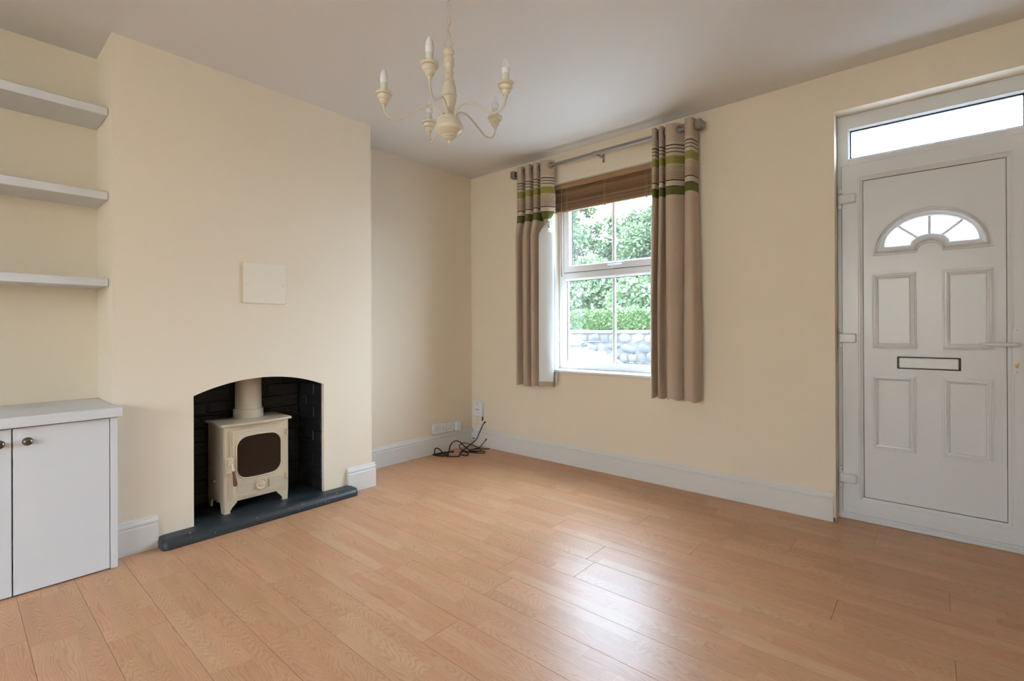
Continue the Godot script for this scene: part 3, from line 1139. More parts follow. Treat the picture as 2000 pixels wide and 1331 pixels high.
# ------------------------------------------------------------------ alcove
func build_alcove() -> void:
	var zr := BZ1 + 0.002
	var ze := ALCOVE_Z - 0.002
	var names := ["white wall shelf, uppermost of the three in the alcove", "white wall shelf, middle of the three in the alcove", "white wall shelf, lowest of the three in the alcove"]
	var tops := [2.161, 1.753, 1.334]
	var org_z := (zr + ze) / 2
	for i in 3:
		var t := thing("wall_shelf", names[i], "shelf", Vector3(0.14, tops[i] - 0.038, org_z), "alcove shelves")
		var st := begin()
		box(st, Vector3(0.002, tops[i] - 0.034, zr), Vector3(0.262, tops[i], ze), 0.001)
		part("board", st, M.shelf, t)
		st = begin()
		box(st, Vector3(0.262, tops[i] - 0.038, zr), Vector3(0.277, tops[i] + 0.001, ze), 0.0025)
		part("front_lipping", st, M.shelf, t)
	var t := thing("alcove_cabinet", "white built-in cupboard with flat doors under the alcove shelves", "cabinet", Vector3(0.24, 0, org_z))
	var st := begin()
	box(st, Vector3(0.002, 0.0, zr), Vector3(0.446, 0.688, ze), 0.001)
	part("carcass", st, M.shelf, t)
	st = begin()
	box(st, Vector3(0.446, 0.002, zr + 0.003), Vector3(0.476, 0.686, 2.7545), 0.0015)
	part("end_stile", st, M.shelf, t)
	var z := 2.7565
	for i in 4:
		var w := 0.3065
		var d := Node3D.new()
		d.name = "door"
		t.add_child(d, true)
		st = begin()
		box(st, Vector3(0.452, 0.006, z), Vector3(0.474, 0.6845, z + w), 0.002)
		part("door_panel", st, M.shelf, d)
		var kz := z + w - 0.042 if i % 2 == 0 else z + 0.034
		st = begin()
		lathe(st, [Vector2(0, 0), Vector2(0.0165, 0), Vector2(0.0165, 0.002), Vector2(0.007, 0.004), Vector2(0.006, 0.014), Vector2(0.01, 0.018), Vector2(0.0135, 0.022), Vector2(0.0135, 0.025), Vector2(0.009, 0.0285), Vector2(0, 0.03)], Vector3(0.474, 0.627, kz), 20, Basis(Vector3.UP, Vector3.RIGHT, Vector3.FORWARD))
		part("knob", st, M.knob, d, "round antiqued metal knob")
		z += w + 0.0045
	var wt := thing("worktop", "thick white painted top board of the alcove cupboard", "worktop", Vector3(0.25, 0.69, org_z))
	st = begin()
	box(st, Vector3(0.002, 0.69, zr), Vector3(0.36, 0.733, ze), 0.001)
	box(st, Vector3(0.354, 0.69, BZ1 - 0.01), Vector3(0.5, 0.733, ze), 0.003)
	part("board", st, M.shelf, wt)


# ------------------------------------------------------------------ hearth and stove
func build_hearth_and_stove() -> void:
	var t := thing("hearth", "dark slate-grey painted hearth slab with a rounded front edge", "hearth", Vector3(0.25, 0, 2.02))
	var prof := [Vector2(0.016, 0.0), Vector2(0.458, 0.0), Vector2(0.458, 0.012)]
	for i in 9:
		var a := PI / 2 * i / 8.0
		prof.append(Vector2(0.416 + 0.042 * cos(a), 0.012 + 0.038 * sin(a)))
	prof.append(Vector2(0.016, 0.05))
	var st := begin()
	# inside the opening and in front of it
	var za := 1.67
	var zb := 2.385
	var inner := [Vector2(0.016, za), Vector2(BREAST, za), Vector2(BREAST, zb), Vector2(0.016, zb)]
	prism(st, inner, Vector3.ZERO, Vector3.RIGHT, Vector3.BACK, Vector3(0, 0.05, 0))
	# nosing swept with rounded ends
	var ends := [[1.478, -1.0], [2.552, 1.0]]
	var cols := []
	var steps := []
	for i in 6:
		var a := PI / 2 * i / 5.0
		steps.append([1.478 + 0.03 * (1 - cos(a)), 0.03 * (1.0 - sin(a))])
	for i in 6:
		var a := PI / 2 * (5 - i) / 5.0
		steps.append([2.552 - 0.03 * (1 - cos(a)), 0.03 * (1.0 - sin(a))])
	st.set_smooth_group(2)
	for sp in steps:
		var ring := []
		for p in prof:
			var xx: float = p.x
			var yy: float = p.y
			if xx > BREAST:
				xx = maxf(BREAST + 0.002, xx - sp[1])
			else:
				xx = BREAST + 0.0015
			yy = minf(yy, 0.05 - sp[1] * 0.5)
			ring.append(Vector3(xx, yy, sp[0]))
		cols.append(ring)
	for i in cols.size() - 1:
		for k in prof.size() - 1:
			if k == 0:
				continue
			quad(st, cols[i][k], cols[i][k + 1], cols[i + 1][k + 1], cols[i + 1][k], Vector3(1, 1, 0))
	st.set_smooth_group(-1)
	for e in [0, cols.size() - 1]:
		for k in range(1, prof.size() - 1):
			tri(st, cols[e][0], cols[e][k], cols[e][k + 1], Vector3(0, 0, -1 if e == 0 else 1))
	part("slab", st, M.hearth, t)
	# chipped paint along the nosing
	st = begin()
	for i in 30:
		var z := rng.randf_range(1.5, 2.53)
		if rng.randf() < 0.3:
			z = rng.randf_range(1.62, 1.9)
		var a := rng.randf_range(0.0, 1.35)
		var c := Vector3(0.416 + 0.042 * cos(a), 0.012 + 0.038 * sin(a), z)
		var n := Vector3(cos(a), sin(a), 0)
		var u := Vector3(-n.y, n.x, 0)
		var r := rng.randf_range(0.0007, 0.002) * (1.8 if rng.randf() < 0.1 else 1.0)
		for k in 6:
			var a0 := TAU * k / 6.0
			var a1 := TAU * (k + 1) / 6.0
			tri(st, c + n * 0.0008, c + n * 0.0003 + (Vector3.BACK * cos(a0) * 1.6 + u * sin(a0)) * r, c + n * 0.0003 + (Vector3.BACK * cos(a1) * 1.6 + u * sin(a1)) * r, n)
	var chips := part("paint_chips", st, M.chip, t)
	chips.set_meta("kind", "stuff")
	build_stove()


func stove_window(t: float, x: float) -> Array:
	# rounded glass outline in (z, y), grown by t metres; top edge bows up
	var z0 := 1.921 - t
	var z1 := 2.166 + t
	var y0 := 0.243 - t
	var y1 := 0.462 + t
	var r := 0.05 + t
	var pts := []
	for cnr in [[z1 - r, y1 - r, 0.0], [z0 + r, y1 - r, PI / 2], [z0 + r, y0 + r, PI], [z1 - r, y0 + r, PI * 1.5]]:
		for i in 7:
			var a: float = cnr[2] + PI / 2 * i / 6.0
			var p := Vector2(cnr[0] + r * cos(a), cnr[1] + r * sin(a))
			var u := (p.x - 2.0435) / 0.1225
			var bow := 0.012 * (1.0 - u * u)
			p.y += bow if p.y > 0.36 else -bow * 0.8
			pts.append(Vector3(x, p.y, p.x))
		if cnr[2] == 0.0 or cnr[2] == PI:
			for i in range(1, 8):
				var zz: float = lerpf(z1 - r, z0 + r, i / 8.0) if cnr[2] == 0.0 else lerpf(z0 + r, z1 - r, i / 8.0)
				var u := (zz - 2.0435) / 0.1225
				var bow := 0.012 * (1.0 - u * u)
				pts.append(Vector3(x, y1 + bow if cnr[2] == 0.0 else y0 - bow * 0.8, zz))
	return pts


func build_stove() -> void:
	var H0 := 0.0505
	var t := thing("wood_stove", "small cream enamelled wood-burning stove standing in the arched fireplace", "stove", Vector3(0.19, H0, 2.05))
	var z0 := 1.872
	var z1 := 2.232
	var xf := 0.305
	var ST: Material = M.stove
	var AX := Vector3(0, 0, 1)
	# firebox
	var st := begin()
	box(st, Vector3(0.065, 0.115, z0 + 0.006), Vector3(xf - 0.01, 0.54, z1 - 0.006), 0.006)
	part("body", st, ST, t)
	# front plate with bracket feet
	var foot := func(s: float) -> Array: return [Vector2(2.052 + s * 0.146, H0), Vector2(2.052 + s * 0.147, 0.062), Vector2(2.052 + s * 0.138, 0.078), Vector2(2.052 + s * 0.122, 0.094), Vector2(2.052 + s * 0.112, 0.106), Vector2(2.052 + s * 0.11, 0.112)]
	var poly := [Vector2(z1, 0.54), Vector2(z1, 0.12), Vector2(z1 - 0.004, H0)]
	poly.append_array(foot.call(1.0))
	var fr: Array = foot.call(-1.0)
	fr.reverse()
	poly.append_array(fr)
	poly.append_array([Vector2(z0 + 0.004, H0), Vector2(z0, 0.12), Vector2(z0, 0.54)])
	st = begin()
	prism(st, poly, Vector3(xf - 0.018, 0, 0), AX, Vector3.UP, Vector3(0.014, 0, 0))
	var inset := []
	for p in poly:
		inset.append(Vector2(clampf(p.x, z0 + 0.005, z1 - 0.005), minf(p.y, 0.538)))
	prism(st, inset, Vector3(xf - 0.006, 0, 0), AX, Vector3.UP, Vector3(0.006, 0, 0))
	part("front_plate", st, ST, t)
	# side plates
	for z in [z0, z1 - 0.012]:
		st = begin()
		prism(st, [Vector2(0.06, 0.54), Vector2(xf - 0.016, 0.54), Vector2(xf - 0.016, H0), Vector2(xf - 0.04, H0), Vector2(xf - 0.05, 0.085), Vector2(xf - 0.062, 0.1), Vector2(xf - 0.065, 0.16), Vector2(xf - 0.085, 0.16), Vector2(xf - 0.087, 0.1), Vector2(0.12, 0.1), Vector2(0.105, 0.085), Vector2(0.095, H0), Vector2(0.06, H0)], Vector3(0, 0, z), Vector3.RIGHT, Vector3.UP, Vector3(0, 0, 0.012))
		part("side_plate", st, ST, t)
	# top plate with a bowed front
	st = begin()
	var tp := [Vector2(0.055, 1.852), Vector2(0.29, 1.848), Vector2(0.31, 1.853)]
	for i in range(1, 10):
		var u := i / 10.0
		tp.append(Vector2(0.31 + 0.022 * sin(PI * u), lerpf(1.853, 2.244, u)))
	tp.append_array([Vector2(0.31, 2.244), Vector2(0.29, 2.25), Vector2(0.055, 2.246)])
	prism(st, tp, Vector3(0, 0.54, 0), Vector3.RIGHT, Vector3.BACK, Vector3(0, 0.008, 0))
	var tp2 := []
	for p in tp:
		tp2.append(Vector2(2.05, 0) * 0 + Vector2(0.19 + (p.x - 0.19) * 0.975, 2.05 + (p.y - 2.05) * 0.985))
	prism(st, tp2, Vector3(0, 0.548, 0), Vector3.RIGHT, Vector3.BACK, Vector3(0, 0.004, 0))
	part("top_plate", st, ST, t)
	# door: plate with a window, a raised field and the glass
	var door := Node3D.new()
	door.name = "door"
	t.add_child(door)
	var ring := stove_window(0.004, 0)
	var outer := [Vector2(2.2, 0.513), Vector2(1.89, 0.513), Vector2(1.89, 0.123), Vector2(2.2, 0.123)]
	var mid := 2.0435
	var hole := []
	for p in ring:
		hole.append(Vector2(p.z, p.y))
	for layer in [[outer, 0.0, 0.007], [[Vector2(2.188, 0.501), Vector2(1.903, 0.501), Vector2(1.903, 0.135), Vector2(2.188, 0.135)], 0.007, 0.004]]:
		st = begin()
		var o: Array = layer[0]
		for side in [1.0, -1.0]:
			var pts := []
			var keep := []
			for i in hole.size():
				if (hole[i].x - mid) * side >= -1e-5:
					keep.append(hole[i])
			# order by angle round the middle of the glass
			keep.sort_custom(func(a, b): return atan2(a.y - 0.353, (a.x - mid) * side) < atan2(b.y - 0.353, (b.x - mid) * side))
			keep[0].x = mid
			keep[keep.size() - 1].x = mid
			pts.append_array(keep)
			var ex: float = o[0].x if side > 0 else o[1].x
			pts.append_array([Vector2(mid, o[0].y), Vector2(ex, o[0].y), Vector2(ex, o[2].y), Vector2(mid, o[2].y)])
			prism(st, pts, Vector3(xf + layer[1], 0, 0), AX, Vector3.UP, Vector3(layer[2], 0, 0))
		part("door_plate", st, ST, door)
	st = begin(1)
	var rr := []
	for q in [[0.008, 0.009], [0.007, 0.0145], [0.004, 0.0155], [0.001, 0.0145], [0.0, 0.006]]:
		rr.append(stove_window(q[0], xf + q[1]))
	loops(st, rr, Vector3(1, 0, 0))
	part("glass_rim", st, ST, door)
	st = begin()
	var gp := []
	for p in stove_window(0.0045, 0):
		gp.append(Vector2(p.z, p.y))
	prism(st, gp, Vector3(xf - 0.002, 0, 0), AX, Vector3.UP, Vector3(0.008, 0, 0))
	part("glass", st, M.stove_glass, door)
	# air wheel
	var ab := Basis(Vector3.UP, Vector3.RIGHT, Vector3.FORWARD)
	st = begin()
	lathe(st, [Vector2(0, 0), Vector2(0.041, 0), Vector2(0.041, 0.004), Vector2(0.038, 0.006), Vector2(0.034, 0.005), Vector2(0, 0.005)], Vector3(xf + 0.01, 0.183, 2.037), 28, ab)
	part("wheel_seat", st, ST, door)
	st = begin()
	lathe(st, [Vector2(0, 0), Vector2(0.031, 0), Vector2(0.032, 0.006), Vector2(0.0285, 0.009), Vector2(0.025, 0.007), Vector2(0.022, 0.005), Vector2(0.01, 0.0065), Vector2(0, 0.01)], Vector3(xf + 0.014, 0.183, 2.037), 28, ab)
	for k in 4:
		var a := TAU * k / 4.0 + 0.15
		var d := Vector3(0, sin(a), cos(a))
		tube(st, [Vector3(xf + 0.019, 0.183, 2.037), Vector3(xf + 0.022, 0.183, 2.037) + d * 0.009, Vector3(xf + 0.02, 0.183, 2.037) + d * 0.0185], [0.004, 0.0058, 0.0028], 7)
	part("air_wheel", st, ST, door)
	# grained pads either side of it
	for side in [1.0, -1.0]:
		var pad := []
		var zi: float = 2.037 + side * 0.047
		var zo: float = 2.168 if side > 0 else 1.91
		var hh := 0.0225
		pad.append(Vector2(zi, 0.183 - hh))
		for i in 9:
			var a := -PI / 2 + PI * i / 8.0
			pad.append(Vector2(zo - side * hh + side * hh * cos(a), 0.183 + hh * sin(a)))
		pad.append(Vector2(zi, 0.183 + hh))
		st = begin()
		prism(st, pad, Vector3(xf + 0.01, 0, 0), AX, Vector3.UP, Vector3(0.0045, 0, 0))
		part("grained_pad", st, M.stove_grain, door)
		st = begin()
		var edge := []
		for p in pad:
			edge.append(Vector3(xf + 0.0135, p.y, p.x))
		tube(st, edge, 0.002, 6, true)
		part("pad_edge", st, ST, door)
	# latch and wooden handle
	st = begin()
	box(st, Vector3(xf - 0.002, 0.275, 2.186), Vector3(xf + 0.016, 0.365, 2.228), 0.004)
	box(st, Vector3(xf + 0.012, 0.318, 2.189), Vector3(xf + 0.026, 0.362, 2.214), 0.005)
	part("latch", st, ST, door)
	var hn := Node3D.new()
	hn.name = "handle"
	door.add_child(hn)
	st = begin()
	tube(st, [Vector3(xf + 0.01, 0.335, 2.2), Vector3(xf + 0.03, 0.328, 2.2), Vector3(xf + 0.042, 0.312, 2.199), Vector3(xf + 0.047, 0.293, 2.198)], 0.006, 8)
	part("handle_shank", st, ST, hn)
	st = begin()
	tube(st, [Vector3(xf + 0.047, 0.297, 2.198), Vector3(xf + 0.049, 0.285, 2.197), Vector3(xf + 0.052, 0.27, 2.196), Vector3(xf + 0.055, 0.245, 2.194), Vector3(xf + 0.057, 0.222, 2.192), Vector3(xf + 0.0575, 0.214, 2.192)], [0.0085, 0.0075, 0.0085, 0.0105, 0.0115, 0.0085], 12)
	part("grip", st, M.wood_dark, hn, "turned brown wooden grip")
	for y in [0.462, 0.205]:
		st = begin()
		lathe(st, [Vector2(0, -0.018), Vector2(0.006, -0.018), Vector2(0.006, 0.018), Vector2(0, 0.018)], Vector3(xf + 0.01, y, 1.884), 10)
		box(st, Vector3(xf, y - 0.008, 1.878), Vector3(xf + 0.012, y + 0.008, 1.9), 0.002)
		part("hinge", st, ST, door)
	# flue pipe
	st = begin()
	var fc := Vector3(0.108, 0.548, 2.026)
	lathe(st, [Vector2(0.073, 0.0), Vector2(0.073, 0.36), Vector2(0, 0.36)], fc, 32)
	part("flue_pipe", st, ST, t)
	st = begin()
	lathe(st, [Vector2(0.084, 0.0), Vector2(0.083, 0.052), Vector2(0.08, 0.056), Vector2(0.073, 0.056)], fc, 32)
	part("flue_collar", st, ST, t)
	# small side knob
	st = begin()
	lathe(st, [Vector2(0, 0), Vector2(0.005, 0), Vector2(0.006, 0.008), Vector2(0, 0.012)], Vector3(0.17, 0.215, z1 - 0.001), 10, Basis(Vector3.RIGHT, Vector3.BACK, Vector3.DOWN))
	part("side_stud", st, ST, t)


# ------------------------------------------------------------------ curtains
func stripes() -> ImageTexture:
	var Hh := 1024
	var im := Image.create(64, Hh, false, Image.FORMAT_RGB8)
	var base := Color(0.75, 0.66, 0.575)
	im.fill(base)
	var drop := 1.83
	var put := func(a: float, b: float, c: Color) -> void:
		im.fill_rect(Rect2i(0, int(a / drop * Hh), 64, maxi(1, int(b / drop * Hh) - int(a / drop * Hh))), c)
	put.call(0.12, 0.42, Color(0.78, 0.71, 0.63))
	for d in [0.141, 0.163, 0.186]:
		put.call(d, d + 0.006, Color(0.17, 0.12, 0.09))
	put.call(0.213, 0.267, Color(0.56, 0.54, 0.27))
	put.call(0.268, 0.372, Color(0.74, 0.64, 0.54))
	for i in 7:
		put.call(0.285 + i * 0.0126, 0.2875 + i * 0.0126, Color(0.47, 0.4, 0.33))
	put.call(0.373, 0.3795, Color(0.17, 0.12, 0.09))
	put.call(0.413, 0.419, Color(0.17, 0.12, 0.09))
	put.call(0.419, 0.472, Color(0.36, 0.37, 0.15))
	# slub of the weave
	var r := RandomNumberGenerator.new()
	r.seed = 5
	for y in Hh:
		for x in 64:
			var c := im.get_pixel(x, y)
			im.set_pixel(x, y, c * (1.0 + r.randf_range(-0.05, 0.05)))
	return ImageTexture.create_from_image(im)


func smooth_path(p: Array, n: int) -> Array:
	var cv := Curve2D.new()
	for i in p.size():
		var t: Vector2 = (p[mini(i + 1, p.size() - 1)] - p[maxi(i - 1, 0)]) * 0.17
		cv.add_point(p[i], -t, t)
	var out := []
	for i in n + 1:
		var f := float(i) / n * (p.size() - 1)
		out.append(cv.sample(mini(int(f), p.size() - 2), f - mini(int(f), p.size() - 2)))
	return out


func hang_curtain(label: String, top: Array, bottom: Array, yt: float, yb: float, fabric: Material, rod_z: float, rod_y: float, early: float, late: float, loose: Array) -> void:
	var n := top.size() * 8
	var a := smooth_path(top, n)
	var b := smooth_path(bottom, n)
	var t := thing("curtain", label, "curtain", Vector3(a[n / 2].x, yb, a[n / 2].y), "striped eyelet curtains")
	var rows := 44
	var grid := []
	for j in rows + 1:
		var v := float(j) / rows
		var w := smoothstep(early, late, v)
		var line := []
		for i in n + 1:
			var q: Vector2 = a[i].lerp(b[i], w)
			var wob := sin(i * 0.37 + j * 0.11) * 0.0025 * v
			line.append(Vector3(q.x + wob, lerpf(yt, yb, v) + (0.006 * sin(i * 0.31) if j == rows else 0.0), maxf(q.y, 0.012)))
		grid.append(line)
	for layer in 2:
		var st := begin(0)
		for j in rows:
			if layer == 1 and j >= rows - 1:
				continue
			for i in n:
				var P := func(ii: int, jj: int) -> Vector3:
					var p: Vector3 = grid[jj][ii]
					if layer == 1:
						var d: Vector3 = grid[jj][mini(ii + 1, n)] - grid[jj][maxi(ii - 1, 0)]
						p -= Vector3(-d.z, 0, d.x).normalized() * 0.003
					return p
				var c := [[i, j], [i + 1, j], [i + 1, j + 1], [i, j + 1]]
				var d: Vector3 = grid[j][i + 1] - grid[j][i]
				var o := Vector3(-d.z, 0, d.x) * (1.0 if layer == 0 else -1.0)
				for k in [[0, 1, 2], [0, 2, 3]]:
					var q := [c[k[0]], c[k[1]], c[k[2]]]
					var p0: Vector3 = P.call(q[0][0], q[0][1])
					var p1: Vector3 = P.call(q[1][0], q[1][1])
					var p2: Vector3 = P.call(q[2][0], q[2][1])
					if (p2 - p0).cross(p1 - p0).dot(o) < 0.0:
						var w1: Array = q[1]
						q[1] = q[2]
						q[2] = w1
					for e in q:
						st.set_uv(Vector2(float(e[0]) / n * 9.0, float(e[1]) / rows))
						st.add_vertex(P.call(e[0], e[1]) - org)
		part("fabric" if layer == 0 else "lining", st, fabric if layer == 0 else M.lining, t, "" if layer == 0 else "plain white curtain lining")
	if loose:
		# the lining hangs free of the cloth at the leading edge
		var st := begin(0)
		var lp := smooth_path(loose, 16)
		for j in 24:
			for i in 16:
				var q := []
				for e in [[i, j], [i + 1, j], [i + 1, j + 1], [i, j + 1]]:
					var v: float = e[1] / 24.0
					var p: Vector2 = lp[e[0]]
					var squeeze := lerpf(0.25, 1.0, smoothstep(0.0, 0.5, v))
					q.append(Vector3(lp[0].x + (p.x - lp[0].x) * squeeze, lerpf(1.98, yb + 0.035, v), p.y))
				quad(st, q[0], q[1], q[2], q[3], Vector3(0, 0, 1))
		part("lining", st, M.lining, t, "plain white curtain lining")
	# metal eyelets where the cloth crosses the pole
	for i in n:
		if (a[i].y - rod_z) * (a[i + 1].y - rod_z) < 0.0:
			var d := Vector3(a[i + 1].x - a[i].x, 0, a[i + 1].y - a[i].y).normalized()
			var pts := []
			for k in 20:
				var an := TAU * k / 20.0
				pts.append(Vector3(a[i].x, rod_y, rod_z) + (d * cos(an) + Vector3.UP * sin(an)) * 0.024)
			var st := begin()
			tube(st, pts, 0.0045, 6, true)
			part("eyelet", st, M.steel, t)


func build_curtains() -> void:
	var rz := 0.09
	var ry := 2.386
	var t := thing("curtain_pole", "brushed metal curtain pole with square finials above the window", "curtain pole", Vector3(1.4, ry, rz))
	var st := begin()
	tube(st, [Vector3(0.63, ry, rz), Vector3(1.41, ry, rz)], 0.0115, 16)
	part("thin_tube", st, M.steel, t)
	st = begin()
	tube(st, [Vector3(1.39, ry, rz), Vector3(2.17, ry, rz)], 0.014, 16)
	tube(st, [Vector3(1.385, ry, rz), Vector3(1.4, ry, rz)], 0.016, 16)
	part("thick_tube", st, M.steel, t)
	for x in [0.612, 2.172]:
		st = begin()
		box(st, Vector3(x - 0.024, ry - 0.031, rz - 0.031), Vector3(x + 0.024, ry + 0.031, rz + 0.031), 0.009)
		part("finial", st, M.steel, t)
	for x in [0.66, 1.425, 2.12]:
		st = begin()
		box(st, Vector3(x - 0.009, ry - 0.05, 0.0), Vector3(x + 0.009, ry + 0.012, 0.006), 0.002)
		box(st, Vector3(x - 0.006, ry - 0.024, 0.004), Vector3(x + 0.006, ry - 0.012, rz + 0.006), 0.003)
		part("bracket", st, M.steel, t)
	var fabric := mat(Color.WHITE, 0.85)
	fabric.albedo_texture = stripes()
	fabric.rim_enabled = true
	fabric.rim = 0.2
	fabric.backlight_enabled = true
	fabric.backlight = Color(0.24, 0.21, 0.18)
	# plan paths, (x, z); the pole runs at z = rz
	hang_curtain("striped beige curtain with green bands, gathered on the chimney side of the window",
		[Vector2(0.655, 0.05), Vector2(0.675, 0.125), Vector2(0.725, 0.13), Vector2(0.735, 0.05), Vector2(0.755, 0.05), Vector2(0.765, 0.13), Vector2(0.81, 0.132), Vector2(0.82, 0.05), Vector2(0.835, 0.05), Vector2(0.85, 0.13), Vector2(0.885, 0.13), Vector2(0.892, 0.06), Vector2(0.905, 0.055), Vector2(0.915, 0.118), Vector2(0.94, 0.132), Vector2(0.985, 0.105), Vector2(1.012, 0.058)],
		[Vector2(0.625, 0.045), Vector2(0.645, 0.11), Vector2(0.675, 0.125), Vector2(0.69, 0.05), Vector2(0.72, 0.05), Vector2(0.735, 0.13), Vector2(0.785, 0.14), Vector2(0.795, 0.06), Vector2(0.81, 0.05), Vector2(0.82, 0.13), Vector2(0.85, 0.14), Vector2(0.872, 0.09), Vector2(0.89, 0.035), Vector2(0.95, 0.03), Vector2(0.985, 0.045), Vector2(0.958, 0.08), Vector2(0.897, 0.122)],
		2.43, 0.618, fabric, rz, ry, 0.22, 0.33, [Vector2(0.94, 0.018), Vector2(0.96, 0.022), Vector2(0.985, 0.018), Vector2(1.01, 0.026)])
	hang_curtain("striped beige curtain with green bands, gathered on the front door side of the window",
		[Vector2(1.862, 0.05), Vector2(1.868, 0.125), Vector2(1.893, 0.132), Vector2(1.9, 0.06), Vector2(1.91, 0.05), Vector2(1.915, 0.12), Vector2(1.938, 0.13), Vector2(1.946, 0.06), Vector2(1.953, 0.055), Vector2(1.96, 0.122), Vector2(1.985, 0.132), Vector2(2.02, 0.12), Vector2(2.055, 0.075), Vector2(2.075, 0.05), Vector2(2.085, 0.11), Vector2(2.105, 0.142), Vector2(2.14, 0.136), Vector2(2.15, 0.05)],
		[Vector2(1.82, 0.04), Vector2(1.838, 0.1), Vector2(1.862, 0.12), Vector2(1.872, 0.05), Vector2(1.888, 0.05), Vector2(1.898, 0.12), Vector2(1.918, 0.12), Vector2(1.928, 0.06), Vector2(1.95, 0.06), Vector2(1.962, 0.12), Vector2(1.99, 0.135), Vector2(2.02, 0.12), Vector2(2.055, 0.08), Vector2(2.07, 0.05), Vector2(2.08, 0.12), Vector2(2.11, 0.15), Vector2(2.155, 0.14), Vector2(2.165, 0.045)],
		2.43, 0.612, fabric, rz, ry, 0.1, 0.75, [])


func build_blind() -> void:
	var x0 := 0.94
	var x1 := 1.9
	var t := thing("venetian_blind", "brown wooden venetian blind pulled up to the top of the window", "blind", Vector3(1.42, 2.03, -0.05))
	var st := begin()
	box(st, Vector3(x0, 2.222, -0.07), Vector3(x1, 2.259, -0.034), 0.002)
	part("headrail", st, M.slat_light, t)
	var n := 13
	for i in n:
		var y := 2.054 + i * 0.0136
		st = begin()
		obox(st, Vector3((x0 + x1) / 2 + rng.randf_range(-0.002, 0.002), y + rng.randf_range(-0.0008, 0.0008), -0.052), Vector3((x1 - x0) / 2, 0.0016, 0.0125), Basis(Vector3.RIGHT, rng.randf_range(0.8, 1.05)), 0.0008)
		part("slat", st, [M.slat, M.slat_mid, M.slat_light][rng.randi() % 3], t)
	st = begin()
	box(st, Vector3(x0, 2.033, -0.066), Vector3(x1, 2.0445, -0.037), 0.003)
	part("bottom_rail", st, M.slat, t)
	for x in [1.06, 1.405, 1.745]:
		st = begin()
		tube(st, [Vector3(x, 2.225, -0.036), Vector3(x, 2.03, -0.036)], 0.0012, 6)
		tube(st, [Vector3(x + 0.012, 2.225, -0.036), Vector3(x + 0.012, 2.034, -0.036)], 0.0009, 6)
		part("ladder_cord", st, M.cord, t)
		st = begin()
		lathe(st, [Vector2(0, 0), Vector2(0.006, 0.001), Vector2(0.006, 0.008), Vector2(0, 0.01)], Vector3(x, 2.024, -0.05), 10)
		part("cord_button", st, M.slat, t)
	st = begin()
	tube(st, [Vector3(1.018, 2.225, -0.03), Vector3(1.018, 2.215, -0.027), Vector3(1.016, 1.505, -0.03)], [0.002, 0.0045, 0.0045], 8)
	part("tilt_wand", st, M.slat, t)
	st = begin()
	tube(st, [Vector3(1.79, 2.225, -0.03), Vector3(1.789, 2.0, -0.028), Vector3(1.787, 1.72, -0.03)], 0.0012, 6)
	part("pull_cord", st, M.cord, t)
	st = begin()
	lathe(st, [Vector2(0, 0), Vector2(0.007, 0.002), Vector2(0.008, 0.012), Vector2(0.004, 0.03), Vector2(0, 0.032)], Vector3(1.787, 1.69, -0.03), 10)
	part("cord_tassel", st, M.slat, t)


